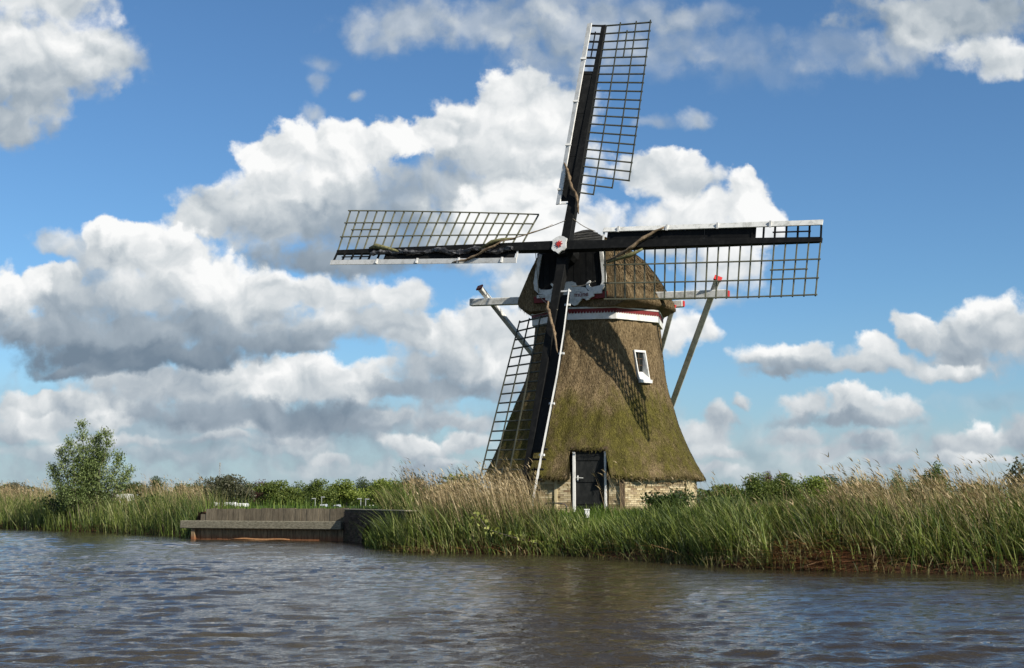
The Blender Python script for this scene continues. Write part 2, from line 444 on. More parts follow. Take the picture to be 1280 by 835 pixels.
M['darkbrick'] = principled('mossy_dark_brick', dark_brick_nodes, 0.9, 0.2)
M['mortar'] = paint('lime_mortar', (0.30, 0.25, 0.15), (0.17, 0.145, 0.09), 0.6, 0.9, 5)
M['darkmortar'] = paint('dark_mortar', (0.045, 0.04, 0.03), (0.03, 0.035, 0.02), 0.6, 0.9, 5)
M['post'] = wood('brown_timber', (0.045, 0.030, 0.018), (0.13, 0.09, 0.055), 6, (2, 2, .4), 0.8)
M['cream'] = paint('cream_plaster', (0.42, 0.35, 0.21), (0.22, 0.18, 0.11), 0.5, 0.8, 6)
M['plank'] = wood('weathered_grey_planks', (0.090, 0.074, 0.050), (0.170, 0.142, 0.098), 5, (2.5, 2.5, 0.5), 0.85, 0.18)


def wet_plank_nodes(t, b):
    co = obj_co(t)
    z = t.sep(co)[2]
    c2 = t.vec('ADD', t.vec('MULTIPLY', co, (3, 3, 0.5)), t.vec('SCALE', (17., 9., 4.), s=rand_obj(t)))
    n = t.noise(c2, 5, 6, 0.65)
    c = t.mix(t.rng(n, 0.3, 0.7), (0.10, 0.07, 0.04), (0.25, 0.18, 0.10))
    k = t.rng(t.math('MULTIPLY_ADD', n, 0.12, z), 0.30, 0.06)
    c = t.mix(t.math('MULTIPLY', k, 0.8), c, (0.17, 0.055, 0.018))
    t.put(b.inputs['Base Color'], t.vec('SCALE', c, s=t.math('MULTIPLY_ADD', rand_obj(t), .4, .8)))
    bump(t, b, n, 0.5, 0.01)


M['wetplank'] = principled('rust_stained_planks', wet_plank_nodes, 0.7, 0.3)
M['wale'] = wood('lichen_grey_beam', (0.115, 0.104, 0.070), (0.27, 0.245, 0.18), 7, (.5, 4, 4), 0.85)
M['rustlog'] = wood('orange_stained_log', (0.20, 0.08, 0.030), (0.40, 0.22, 0.10), 5, (1, 3, 3), 0.7)
M['glass'] = principled('window_glass', lambda t, b: t.put(b.inputs['Base Color'], (0.010, 0.012, 0.011)), 0.12, 0.22)
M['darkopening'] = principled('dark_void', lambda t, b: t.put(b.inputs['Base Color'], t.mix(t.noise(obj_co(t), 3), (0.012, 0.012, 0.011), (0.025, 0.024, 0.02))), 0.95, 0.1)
M['caravan'] = paint('white_caravan_panel', (0.68, 0.68, 0.66), (0.6, 0.6, 0.58), 0.4, 0.35, 3)
M['caravangrey'] = paint('grey_car_paint', (0.32, 0.34, 0.36), (0.25, 0.26, 0.27), 0.3, 0.3, 3)

M['green'] = blade_mat('green_reed_leaf', [(0.0, (0.022, 0.038, 0.009)), (0.3, (0.050, 0.084, 0.016)), (0.62, (0.125, 0.172, 0.030)), (0.85, (0.23, 0.27, 0.065)), (1, (0.32, 0.33, 0.14))], 0.3)
M['lush'] = blade_mat('lush_grass_leaf', [(0.0, (0.040, 0.072, 0.010)), (0.4, (0.082, 0.140, 0.018)), (0.75, (0.14, 0.215, 0.030)), (1, (0.24, 0.28, 0.075))], 0.35)
M['mixed'] = blade_mat('olive_reed_leaf', [(0.0, (0.038, 0.044, 0.012)), (0.35, (0.110, 0.120, 0.034)), (0.7, (0.22, 0.205, 0.080)), (1, (0.40, 0.32, 0.165))], 0.3)
M['tan'] = blade_mat('dry_reed_stem', [(0.0, (0.15, 0.105, 0.050)), (0.4, (0.31, 0.230, 0.120)), (0.75, (0.46, 0.36, 0.205)), (1, (0.60, 0.49, 0.31))], 0.22, 0.75)
M['tangle'] = blade_mat('tangled_reed_leaf', [(0.0, (0.030, 0.030, 0.010)), (0.3, (0.075, 0.095, 0.020)), (0.6, (0.17, 0.215, 0.045)), (0.85, (0.30, 0.31, 0.10)), (1, (0.42, 0.35, 0.19))], 0.3)
M['rust'] = blade_mat('rusty_fallen_reed', [(0.0, (0.10, 0.040, 0.014)), (0.4, (0.30, 0.11, 0.034)), (0.75, (0.48, 0.21, 0.07)), (1, (0.70, 0.46, 0.25))], 0.1, 0.7)
LEAF = {
    'mid': [(0.0, (0.034, 0.056, 0.012)), (0.45, (0.095, 0.135, 0.024)), (0.8, (0.16, 0.20, 0.042)), (1, (0.22, 0.26, 0.075))],
    'bright': [(0.0, (0.060, 0.092, 0.014)), (0.45, (0.15, 0.20, 0.030)), (0.8, (0.23, 0.28, 0.05)), (1, (0.30, 0.34, 0.09))],
    'dark': [(0.0, (0.020, 0.036, 0.010)), (0.45, (0.050, 0.078, 0.018)), (0.8, (0.085, 0.12, 0.030)), (1, (0.13, 0.16, 0.045))],
    'grey': [(0.0, (0.045, 0.050, 0.026)), (0.45, (0.085, 0.092, 0.050)), (0.8, (0.13, 0.13, 0.08)), (1, (0.19, 0.175, 0.125))],
    'red': [(0.0, (0.040, 0.016, 0.014)), (0.45, (0.085, 0.034, 0.032)), (0.8, (0.13, 0.062, 0.055)), (1, (0.18, 0.10, 0.08))],
    'willow': [(0.0, (0.065, 0.100, 0.028)), (0.45, (0.15, 0.205, 0.062)), (0.8, (0.24, 0.30, 0.11)), (1, (0.36, 0.40, 0.20))],
    'weed': [(0.0, (0.014, 0.030, 0.008)), (0.5, (0.040, 0.070, 0.016)), (1, (0.085, 0.12, 0.03))],
    'yellow': [(0.0, (0.13, 0.17, 0.03)), (0.5, (0.27, 0.31, 0.07)), (1, (0.46, 0.46, 0.16))],
}
for k_, st_ in LEAF.items():
    M['leaf_' + k_] = blade_mat(k_ + '_leaves', st_, 0.3, 0.6)
M['bark'] = wood('bark', (0.045, 0.038, 0.026), (0.13, 0.11, 0.08), 8, (1, 1, .3), 0.9)


def ground_nodes(t, b):
    co = obj_co(t)
    n = t.noise(co, 0.7, 6, 0.65)
    n2 = t.noise(co, 6, 5, 0.65)
    mudn = t.node('ShaderNodeAttribute')
    mudn.attribute_name = 'bank_mud'
    g = t.ramp(t.math('MULTIPLY_ADD', n2, 0.5, t.math('MULTIPLY', n, 0.5)), [(0.3, (0.018, 0.032, 0.008)), (0.5, (0.044, 0.074, 0.013)), (0.7, (0.074, 0.108, 0.024))])
    mud = t.mix(n2, (0.022, 0.013, 0.008), (0.060, 0.030, 0.014))
    t.put(b.inputs['Base Color'], t.mix(t.rng(t.math('MULTIPLY_ADD', t.math('SUBTRACT', n2, 0.5), 0.9, mudn.outputs['Fac']), 0.25, 0.75), g, mud))
    bump(t, b, n2, 0.8, 0.05)


M['ground'] = principled('bank_grass_and_mud', ground_nodes, 0.95, 0.1)


def water_nodes(t, b):
    co = obj_co(t)
    a = t.noise(t.vec('MULTIPLY', co, (0.7, 1.2, 1)), 5.5, 4, 0.6, 0.3)
    c = t.noise(t.vec('MULTIPLY', co, (0.8, 1.3, 1)), 17, 3, 0.6)
    big = t.noise(co, 0.12, 3, 0.5)
    t.put(b.inputs['Base Color'], t.mix(big, (0.021, 0.0165, 0.010), (0.036, 0.028, 0.016)))
    b.inputs['IOR'].default_value = 1.33
    h = t.math('MULTIPLY_ADD', c, 0.28, a)
    h = t.math('MULTIPLY', h, t.rng(big, 0.3, 0.7, 0.55, 1.1))
    bump(t, b, h, 0.55, 0.05)


M['water'] = principled('brown_rippled_water', water_nodes, 0.05, 0.35)


# ------------------------------------------------------------------ object helpers
def tag(o, label=None, cat=None, group=None, kind=None):
    for k, v in (('label', label), ('category', cat), ('group', group), ('kind', kind)):
        if v:
            o[k] = v
    return o


def empty(name, loc, label, cat, group=None):
    o = bpy.data.objects.new(name, None)
    COL.objects.link(o)
    o.location = loc
    o.empty_display_size = 0.2
    return tag(o, label, cat, group)


def link(name, me, mat, parent=None):
    o = bpy.data.objects.new(name, me)
    COL.objects.link(o)
    if mat is not None and not me.materials:
        me.materials.append(mat)
    if parent is not None:
        o.parent = parent
    return o


class MB:
    """collects shapes in one mesh; built in world coordinates, stored relative to the top thing's base"""
    def __init__(self):
        self.v, self.f = [], []

    def add(self, vs, fs):
        b = len(self.v)
        self.v += [tuple(x) for x in vs]
        self.f += [tuple(i + b for i in q) for q in fs]
        return self

    def box(self, c, ax, ay, az):
        """centre and three half-extent vectors"""
        c, ax, ay, az = map(Vector, (c, ax, ay, az))
        vs = [c + sx * ax + sy * ay + sz * az for sz in (-1, 1) for sy in (-1, 1) for sx in (-1, 1)]
        fs = [(0, 2, 3, 1), (4, 5, 7, 6), (0, 1, 5, 4), (2, 6, 7, 3), (0, 4, 6, 2), (1, 3, 7, 5)]
        if ax.cross(ay).dot(az) < 0:
            fs = [q[::-1] for q in fs]
        return self.add(vs, fs)

    def bar(self, a, b, w, h=None, side=None, w2=None, h2=None):
        """straight tapered bar from a to b"""
        a, b = Vector(a), Vector(b)
        h = w if h is None else h
        w2 = w if w2 is None else w2
        h2 = h if h2 is None else h2
        d = (b - a).normalized()
        s = Vector(side) if side is not None else (Vector((0, 0, 1)) if abs(d.z) < .9 else Vector((1, 0, 0)))
        s = (s - d * s.dot(d)).normalized()
        u = d.cross(s).normalized()
        vs = []
        for p, ww, hh in ((a, w, h), (b, w2, h2)):
            vs += [p + s * ww / 2 * i + u * hh / 2 * j for i, j in ((-1, -1), (1, -1), (1, 1), (-1, 1))]
        return self.add(vs, [(3, 2, 1, 0), (4, 5, 6, 7), (0, 1, 5, 4), (1, 2, 6, 5), (2, 3, 7, 6), (3, 0, 4, 7)])

    def tube(self, pts, radii, n=7, jit=0.0, ell=1.0):
        pts = [Vector(p) for p in pts]
        if not hasattr(radii, '__len__'):
            radii = [radii] * len(pts)
        rings, base = [], len(self.v)
        ref = Vector((0, 0, 1))
        for i, p in enumerate(pts):
            d = (pts[min(i + 1, len(pts) - 1)] - pts[max(i - 1, 0)]).normalized()
            if abs(d.dot(ref)) > .95:
                ref = Vector((1, 0.1, 0))
            s = (ref - d * ref.dot(d)).normalized()
            u = d.cross(s)
            for k in range(n):
                a = 2 * math.pi * k / n
                r = radii[i] * (1 + jit * random.uniform(-1, 1))
                self.v.append(tuple(p + s * math.cos(a) * r * ell + u * math.sin(a) * r))
        for i in range(len(pts) - 1):
            for k in range(n):
                k2 = (k + 1) % n
                self.f.append((base + i * n + k, base + i * n + k2, base + (i + 1) * n + k2, base + (i + 1) * n + k))
        self.f.append(tuple(base + k for k in range(n))[::-1])
        self.f.append(tuple(base + (len(pts) - 1) * n + k for k in range(n)))
        return self

    def prism(self, pts, ex):
        """polygon pts extruded by vector ex"""
        pts, ex = [Vector(p) for p in pts], Vector(ex)
        n = len(pts)
        vs = pts + [p + ex for p in pts]
        fs = [tuple(range(n))[::-1], tuple(range(n, 2 * n))] + [(i, (i + 1) % n, n + (i + 1) % n, n + i) for i in range(n)]
        return self.add(vs, fs)

    def build(self, name, mat, parent=None, org=(0, 0, 0), smooth=False, bevel=0.0):
        me = bpy.data.meshes.new(name)
        ox, oy, oz = org
        me.from_pydata([(x - ox, y - oy, z - oz) for x, y, z in self.v], [], self.f)
        bm = bmesh.new(); bm.from_mesh(me)
        bmesh.ops.recalc_face_normals(bm, faces=bm.faces)
        bm.to_mesh(me); bm.free()
        if smooth:
            me.shade_smooth()
        o = link(name, me, mat, parent)
        if bevel:
            md = o.modifiers.new('bevel', 'BEVEL'); md.width = bevel; md.segments = 1; md.limit_method = 'ANGLE'
        return o


def np_mesh(name, verts, tris=None, quads=None, smooth=False):
    me = bpy.data.meshes.new(name)
    me.vertices.add(len(verts))
    me.vertices.foreach_set('co', np.asarray(verts, np.float32).ravel())
    loops, starts, tot = [], [], 0
    if quads is not None and len(quads):
        loops.append(np.asarray(quads, np.int32).ravel()); starts.append(np.arange(len(quads)) * 4); tot = len(quads) * 4
    if tris is not None and len(tris):
        loops.append(np.asarray(tris, np.int32).ravel()); starts.append(tot + np.arange(len(tris)) * 3)
    lp = np.concatenate(loops); st = np.concatenate(starts).astype(np.int32)
    me.loops.add(len(lp)); me.loops.foreach_set('vertex_index', lp)
    me.polygons.add(len(st)); me.polygons.foreach_set('loop_start', st)
    me.update(calc_edges=True)
    if smooth:
        me.shade_smooth()
    return me


def blades(base, h, lean, bend, width, droop=0.0, nseg=3, yaw=None):
    """base (N,3), height h, lean (N,2) sideways drift at the tip, one ribbon per blade"""
    N = len(base)
    yaw = rng.uniform(0, np.pi, N) if yaw is None else yaw
    wx, wy = np.cos(yaw) * width / 2, np.sin(yaw) * width / 2
    ts = np.linspace(0, 1, nseg + 1)
    V = np.zeros((N, 2 * nseg + 1, 3))
    for i, tt in enumerate(ts):
        k = (1 - bend) * tt + bend * tt * tt
        c = base.copy()
        c[:, 0] += lean[:, 0] * k
        c[:, 1] += lean[:, 1] * k
        c[:, 2] += h * (tt - droop * tt ** 3)
        if i < nseg:
            w = (1 - tt) ** 0.55
            V[:, 2 * i] = c + np.stack([wx * w, wy * w, 0 * wx], 1)
            V[:, 2 * i + 1] = c - np.stack([wx * w, wy * w, 0 * wx], 1)
        else:
            V[:, 2 * i] = c
    off = (np.arange(N) * (2 * nseg + 1))[:, None]
    q = np.concatenate([off + np.array([2 * i, 2 * i + 1, 2 * i + 3, 2 * i + 2]) for i in range(nseg - 1)])
    tr = off + np.array([2 * nseg - 2, 2 * nseg - 1, 2 * nseg])
    return V.reshape(-1, 3), tr, q


def join(parts):
    V, T, Q, n = [], [], [], 0
    for v, t, q in parts:
        V.append(v)
        if t is not None and len(t): T.append(np.asarray(t) + n)
        if q is not None and len(q): Q.append(np.asarray(q) + n)
        n += len(v)
    return np.concatenate(V), (np.concatenate(T) if T else None), (np.concatenate(Q) if Q else None)


def leaf_cloud(pts, size, aspect=0.5, updown=None):
    """one diamond leaf at every point, random attitude"""
    N = len(pts)
    a = rng.normal(size=(N, 3)); a /= np.linalg.norm(a, axis=1)[:, None]
    if updown is not None:
        a = a * 0.6 + updown; a /= np.linalg.norm(a, axis=1)[:, None]
    b = rng.normal(size=(N, 3)); b -= a * (a * b).sum(1)[:, None]; b /= np.linalg.norm(b, axis=1)[:, None]
    s = (size * rng.uniform(0.6, 1.35, N))[:, None]
    V = np.stack([pts - a * s * .5, pts + b * s * aspect * .5, pts + a * s * .5, pts - b * s * aspect * .5], 1).reshape(-1, 3)
    return V, None, (np.arange(N) * 4)[:, None] + np.arange(4)


# ------------------------------------------------------------------ terrain and water
SHORE = np.array([(-900, 420), (-160, 170), (-60, 96), (-24.31, 61.87), (-17.77, 55.67), (-12.4, 48.9), (-11.3, 45.75), (-5.62, 43.55), (-3.1, 37.5), (-2.94, 34.27),
                  (-0.81, 33.25), (1.19, 32.29), (2.91, 29.71), (4.27, 26.86), (5.58, 25.34), (6.97, 24.78), (9.19, 23.48), (13, 21.5), (30, 16), (120, 6), (900, -40)], float)


def shore_dist(x, y):
    """signed distance to the shoreline, positive on land"""
    x, y = np.asarray(x, float), np.asarray(y, float)
    best = np.full(x.shape, 1e9)
    for (ax, ay), (bx, by) in zip(SHORE[:-1], SHORE[1:]):
        dx, dy = bx - ax, by - ay
        u = np.clip(((x - ax) * dx + (y - ay) * dy) / (dx * dx + dy * dy), 0, 1)
        best = np.minimum(best, np.hypot(x - ax - u * dx, y - ay - u * dy))
    return np.where(y > np.interp(x, SHORE[:, 0], SHORE[:, 1]), best, -best)


def ground_z(x, y):
    x, y = np.asarray(x, float), np.asarray(y, float)
    d = shore_dist(x, y)
    z = np.interp(d, [-6, -1.0, -0.05, 0.25, 0.8, 2.2, 4.2, 14, 34, 60], [-1.4, -.7, -.10, .16, .40, .68, .97, 1.0, .2, -.7])
    # level top behind the timber quay and the brick culvert
    q = (x > -11.4) & (x < -2.9) & (y > 36.5) & (y < 62)
    zq = np.interp(d, [-.2, 0.30, 0.36, 14, 34], [-.7, -.6, .93, .9, .2])
    z = np.where(q, np.where(d > 0.33, np.maximum(z, zq), -0.7), z)
    z = z + 0.05 * np.sin(x * 1.7 + y * .6) * np.clip(d, 0, 1) + 0.04 * np.sin(y * 2.3 - x * .9) * np.clip(d, 0, 1)
    return z


def spaced(edges):
    out = [edges[0][0]]
    for a, b, n in edges:
        out += list(np.linspace(a, b, n + 1)[1:])
    return np.array(out)


gx = spaced([(-6000, -400, 6), (-400, -60, 14), (-60, -26, 24), (-26, -11.5, 44), (-11.5, -2.5, 60), (-2.5, 14, 70), (14, 40, 26), (40, 300, 14), (300, 6000, 6)])
gy = spaced([(-60, 14, 10), (14, 22, 14), (22, 48, 118), (48, 66, 48), (66, 120, 30), (120, 500, 16), (500, 9000, 8)])
X, Y = np.meshgrid(gx, gy)
Z = ground_z(X, Y)
nx, ny = len(gx), len(gy)
idx = np.arange(nx * ny).reshape(ny, nx)
Q = np.stack([idx[:-1, :-1], idx[:-1, 1:], idx[1:, 1:], idx[1:, :-1]], -1).reshape(-1, 4)
ground = link('ground', np_mesh('ground', np.stack([X, Y, Z], -1).reshape(-1, 3), None, Q, True), M['ground'])
at_ = ground.data.attributes.new('bank_mud', 'FLOAT', 'POINT')
at_.data.foreach_set('value', np.interp(shore_dist(X, Y), [0.5, 1.1], [1.0, 0.0]).ravel().astype(np.float32))
tag(ground, 'low grassy river bank running back to flat green polder land', 'ground', None, 'structure')

# water: a fan of real wavelets in front of the bank, flat sheets around it
rows = [5.2]
while rows[-1] < 82:
    rows.append(rows[-1] * 1.0046)
rows = np.array(rows)
tx = np.concatenate([np.linspace(-1.5, -0.47, 130)[:-1], np.linspace(-0.47, 0.47, 440), np.linspace(0.47, 1.5, 130)[1:]])
nc = len(tx)
WX = rows[:, None] * tx[None, :]
WY = np.repeat(rows[:, None], nc, 1)
H_ = np.zeros_like(WX)
for _ in range(60):
    lam = 0.13 * (1.2 / 0.13) ** rng.uniform()
    th = rng.normal(0.12, 0.42)
    k = 2 * np.pi / lam
    amp = 0.0051 * lam ** 0.80 * rng.uniform(.5, 1.25)
    ph = k * (WX * np.sin(th) + WY * np.cos(th)) + rng.uniform(0, 6.28)
    ph = ph + 1.1 * np.sin(WX * .55 + WY * .33 + rng.uniform(0, 6.28)) + 0.7 * np.sin(WX * 1.3 - WY * .7 + rng.uniform(0, 6.28))
    env = 0.6 + 0.55 * np.sin(WX * rng.uniform(.2, .9) + rng.uniform(0, 6.28)) * np.sin(WY * rng.uniform(.15, .6) + rng.uniform(0, 6.28))
    H_ += amp * env * (np.sin(ph) + 0.28 * np.sin(2 * ph + 1.57))
sd = shore_dist(WX, WY)
H_ *= np.clip(np.interp(-sd, [-1, .2, 2.5, 8], [.08, .15, .6, 1]), 0, 1) * 1.75
H_ *= 0.80 + 0.36 * np.sin(WX * .21 + 1.1 * np.sin(WY * .13) + .8) * np.sin(WY * .24 + .7 * np.sin(WX * .3))
fade = np.minimum(np.minimum((np.arange(nc) / 12).clip(0, 1), (np.arange(nc)[::-1] / 12).clip(0, 1))[None, :],
                  np.minimum((np.arange(len(rows)) / 8).clip(0, 1), (np.arange(len(rows))[::-1] / 8).clip(0, 1))[:, None])
H_ *= fade
wid = np.arange(len(rows) * nc).reshape(len(rows), nc)
WQ = np.stack([wid[:-1, :-1], wid[:-1, 1:], wid[1:, 1:], wid[1:, :-1]], -1).reshape(-1, 4)
WV = np.stack([WX, WY, H_], -1).reshape(-1, 3)
fc = WV[WQ].mean(1)
WQ = WQ[shore_dist(fc[:, 0], fc[:, 1]) < 1.6]              # the river ends under its bank; the polder behind lies lower
ox, oy = np.meshgrid(np.arange(-600, 601, 6.0), np.arange(-150, 331, 6.0))
oi = np.arange(ox.size).reshape(ox.shape)
OV = np.stack([ox, oy, np.full_like(ox, -.02)], -1).reshape(-1, 3)
OQ = np.stack([oi[:-1, :-1], oi[:-1, 1:], oi[1:, 1:], oi[1:, :-1]], -1).reshape(-1, 4)
oc = OV[OQ].mean(1)
inside = (np.abs(oc[:, 0]) + 3 < 1.48 * (oc[:, 1] - 3)) & (oc[:, 1] > 9) & (oc[:, 1] < 76)
OQ = OQ[(shore_dist(oc[:, 0], oc[:, 1]) < 4) & ~inside]
water = link('water', np_mesh('water', np.concatenate([WV, OV]), None, np.concatenate([WQ, OQ + len(WV)]), True), M['water'])
tag(water, 'wide brown river with choppy wind ripples in the foreground', 'water', None, 'structure')

# ------------------------------------------------------------------ windmill
MILL = Vector((2.745, 40.69, 0.95))
mill = empty('windmill', MILL, 'thatched octagonal smock mill with four lattice sails standing on the grassy river bank', 'windmill')
YAW = 0.4858
BACK = Vector((math.sin(YAW), math.cos(YAW), 0))
RIGHT = Vector((math.cos(YAW), -math.sin(YAW), 0))
AX = Vector((MILL.x, MILL.y, 0))


def mp(name, mb, mat, parent=None, **kw):
    """a part of the mill, or a sub-part when parent is a part (all share the mill's origin)"""
    o = mb.build(name, mat, parent if parent is not None else mill, tuple(MILL), **kw)
    return o


def capp(u, v, z):
    return AX + BACK * u + RIGHT * v + Vector((0, 0, z))


# --- thatched body
PZ = [1.93, 2.6, 3.2, 4.2, 4.94, 5.9, 7.06]
PR = [3.70, 3.33, 3.03, 2.65, 2.38, 2.19, 2.05]
PC = [2.62, 2.59, 2.58, 2.60, 2.66, 2.72, 2.745]
A0 = R_(11.0)
DOOR_S, DOOR_HW, NOTCH_HW, NOTCH_Z, TH_F = 0.255, 0.455, 0.60, 2.81, R_(-11.5)


_grad = {}


def smooth_interp(z, xs, ys):
    # Catmull-Rom through the profile table
    key = (tuple(xs), tuple(ys))
    if key not in _grad:
        _grad[key] = [float(g) for g in np.gradient(np.array(ys), np.array(xs))]
    m = _grad[key]
    i = 0
    while i < len(xs) - 2 and z > xs[i + 1]:
        i += 1
    h = xs[i + 1] - xs[i]
    t = (z - xs[i]) / h
    return ((1 + 2 * t) * (1 - t) ** 2 * ys[i] + t * (1 - t) ** 2 * h * m[i] + t * t * (3 - 2 * t) * ys[i + 1] + t * t * (t - 1) * h * m[i + 1])


def body_r(th, z):
    """outer thatch radius at azimuth th (0 faces the river) and height z"""
    R0 = smooth_interp(z, PZ, PR)
    d = (th - A0 + math.pi / 8) % (math.pi / 4) - math.pi / 8       # angle from the nearest corner
    d2 = math.pi / 8 - abs(d)                                       # angle from the facet centre
    apo = R0 * math.cos(math.pi / 8)
    r = apo / math.cos(d2)
    r -= 0.05 * math.exp(-(d / 0.075) ** 2)                          # rounded corner
    r += 0.012 * math.sin(th * 23 + z * 2.1) + 0.012 * math.sin(th * 41 - z * 3.3)
    # brow over the door
    s = apo * math.tan(max(-1.2, min(1.2, th - TH_F))) - DOOR_S
    if abs(th - TH_F) < 1.0 and z < 3.9:
        w = math.exp(-(s / 0.62) ** 4) * max(0.0, 1 - max(0, (z - NOTCH_Z)) / 1.0) ** 1.5
        r += 0.24 * w
    return r


def body_p(th, z, r=None):
    c = smooth_interp(z, PZ, PC)
    r = body_r(th, z) if r is None else r
    return Vector((c + r * math.sin(th), MILL.y - r * math.cos(th), z))


apo_low = 3.55 * math.cos(math.pi / 8)
nL = TH_F + math.atan((DOOR_S - NOTCH_HW) / apo_low)
nR = TH_F + math.atan((DOOR_S + NOTCH_HW) / apo_low)
ths = sorted(set([round(i * 2 * math.pi / 176 - math.pi, 6) for i in range(176)]))
ths = [a for a in ths if abs(a - nL) > 0.012 and abs(a - nR) > 0.012]
cols = [(a, (NOTCH_Z if nL < a < nR else 1.98)) for a in ths]
cols += [(nL, 1.98), (nL + 1e-7, NOTCH_Z), (nR - 1e-7, NOTCH_Z), (nR, 1.98)]
cols.sort()
NZ = 58
mb = MB()
for a, zb in cols:
    zb += 0.035 + 0.03 * math.sin(a * 9 + 1) + 0.02 * math.sin(a * 31)
    for j in range(NZ):
        z = max(1.98 + (7.06 - 1.98) * (j / (NZ - 1)) ** 1.15, zb)
        r = body_r(a, z)
        if z == zb:
            r -= 0.03
        mb.v.append(tuple(body_p(a, z, r)))
    for dz, dr in ((-0.05, 0.14), (-0.03, 0.34), (0.10, 0.62)):
        r = body_r(a, zb) - dr
        mb.v.append(tuple(body_p(a, max(zb + dz, 1.93), r)))
st = NZ + 3
for i in range(len(cols)):
    i2 = (i + 1) % len(cols)
    ring = [i * st + j for j in range(NZ)]
    ring2 = [i2 * st + j for j in range(NZ)]
    for j in range(NZ - 1):
        mb.f.append((ring[j], ring2[j], ring2[j + 1], ring[j + 1]))
    low, low2 = [ring[0], i * st + NZ, i * st + NZ + 1, i * st + NZ + 2], [ring2[0], i2 * st + NZ, i2 * st + NZ + 1, i2 * st + NZ + 2]
    for j in range(3):
        mb.f.append((low[j + 1], low2[j + 1], low2[j], low[j]))
body = mp('thatched_body', mb, M['thatch'], smooth=True)
bm_ = bmesh.new()
bm_.from_mesh(body.data)
bmesh.ops.remove_doubles(bm_, verts=bm_.verts, dist=0.0005)
bmesh.ops.recalc_face_normals(bm_, faces=bm_.faces)
bm_.to_mesh(body.data)
bm_.free()

# loose straw standing off the thatch and fringing its eaves (geometry, too fine to count)


def straw_on(fn, n, lo, hi, za, zb, ln=(0.12, 0.34), lift=0.035, wid_=0.011):
    base, tip = [], []
    for _ in range(n):
        th = random.uniform(lo, hi)
        z = za + (zb - za) * random.random()
        L = random.uniform(*ln)
        p = fn(th, z)
        z2 = z - L
        try:
            q = fn(th + random.gauss(0, 0.012), max(z2, za - 0.02))
        except Exception:
            continue
        nrm = Vector((p.x - MILL.x, p.y - MILL.y, 0)).normalized()
        if z2 < za - 0.02:
            q = q + Vector((0, 0, -(za - 0.02 - z2)))
        base.append(p - nrm * 0.01)
        tip.append(q + nrm * random.uniform(0.2, 1.0) * lift)
    a, b = np.array(base), np.array(tip)
    d = b - a
    out = a - np.array(AX); out[:, 2] = 0
    side = np.cross(d, out); side /= np.linalg.norm(side, axis=1)[:, None] + 1e-9
    side *= wid_ * rng.uniform(.6, 1.4, len(a))[:, None]
    V = np.stack([a - side, a + side, b], 1).reshape(-1, 3) - np.array(MILL)
    return V, np.arange(len(a) * 3).reshape(-1, 3), None


def body_fn(th, z):
    zlow = NOTCH_Z if nL < th < nR else 1.98
    return body_p(th, max(z, zlow))


S1 = straw_on(body_fn, 15000, -2.0, 2.0, 2.0, 6.75, (0.06, 0.2), 0.03, 0.009)
S2 = straw_on(body_fn, 1500, -2.0, 2.0, 1.98, 2.2, (0.06, 0.15), 0.02, 0.008)
V, T, _ = join([S1, S2])
o = straw_obj = link('straw', np_mesh('straw', V, T), M['thatch'], body)
tag(o, kind='stuff')

# --- brick base
BR = 3.32
BZ0, BZ1 = 0.7, 2.16
BC = Vector((2.62, 40.69, 0))


def facet(i):
    a = TH_F + i * math.pi / 4
    n = Vector((math.sin(a), -math.cos(a), 0))
    return BC + n * BR * math.cos(math.pi / 8), n, Vector((math.cos(a), math.sin(a), 0))


HALF = BR * math.sin(math.pi / 8)
mb, bricks = MB(), MB()
for i in range(8):
    P, n, tg = facet(i)
    spans = [(-HALF, HALF, BZ1)]
    if i == 0:
        spans = [(-HALF, DOOR_S - DOOR_HW - 0.10, BZ1), (DOOR_S + DOOR_HW + 0.10, HALF, BZ1)]
    for s0, s1, zt in spans:
        mb.box(P + tg * (s0 + s1) / 2 - n * 0.10 + Vector((0, 0, (BZ0 + zt) / 2)), tg * (s1 - s0) / 2, n * 0.095, Vector((0, 0, (zt - BZ0) / 2)))
        z, row = BZ0, 0
        while z < zt - 0.05:
            s = s0 - (0.11 if row % 2 else 0)
            while s < s1 - 0.02:
                a, b = max(s, s0), min(s + 0.205, s1)
                if b - a > 0.03:
                    pr = 0.006 + random.uniform(0, 0.010)
                    bricks.box(P + tg * (a + b) / 2 + n * (pr - 0.02) + Vector((0, 0, z + 0.024)), tg * ((b - a) / 2), n * 0.02, Vector((0, 0, 0.024)))
                s += 0.218
            z += 0.059
            row += 1
    # corner pier
base_wall = mp('brick_wall', mb, M['mortar'])
o = mp('brick_courses', bricks, M['brick'], base_wall)
tag(o, kind='stuff')
for (i, s, w, pr, m, lab) in ((0, -0.74, 0.045, 0.045, 'cream', 'narrow cream pilaster'), (0, 1.20, 0.07, 0.06, 'post', 'dark brown upright strip at the corner'), (1, 1.17, 0.16, 0.05, 'cream', 'pale plastered corner pier')):
    P, n, tg = facet(i)
    mb = MB().box(P + tg * s + n * (pr / 2) + Vector((0, 0, 1.42)), tg * w, n * pr, Vector((0, 0, 0.73)))
    tag(mp('corner_strip' if w < .1 else 'corner_pier', mb, M[m], bevel=0.008), lab)  # narrow cream and dark brown upright strips, and one wider pier

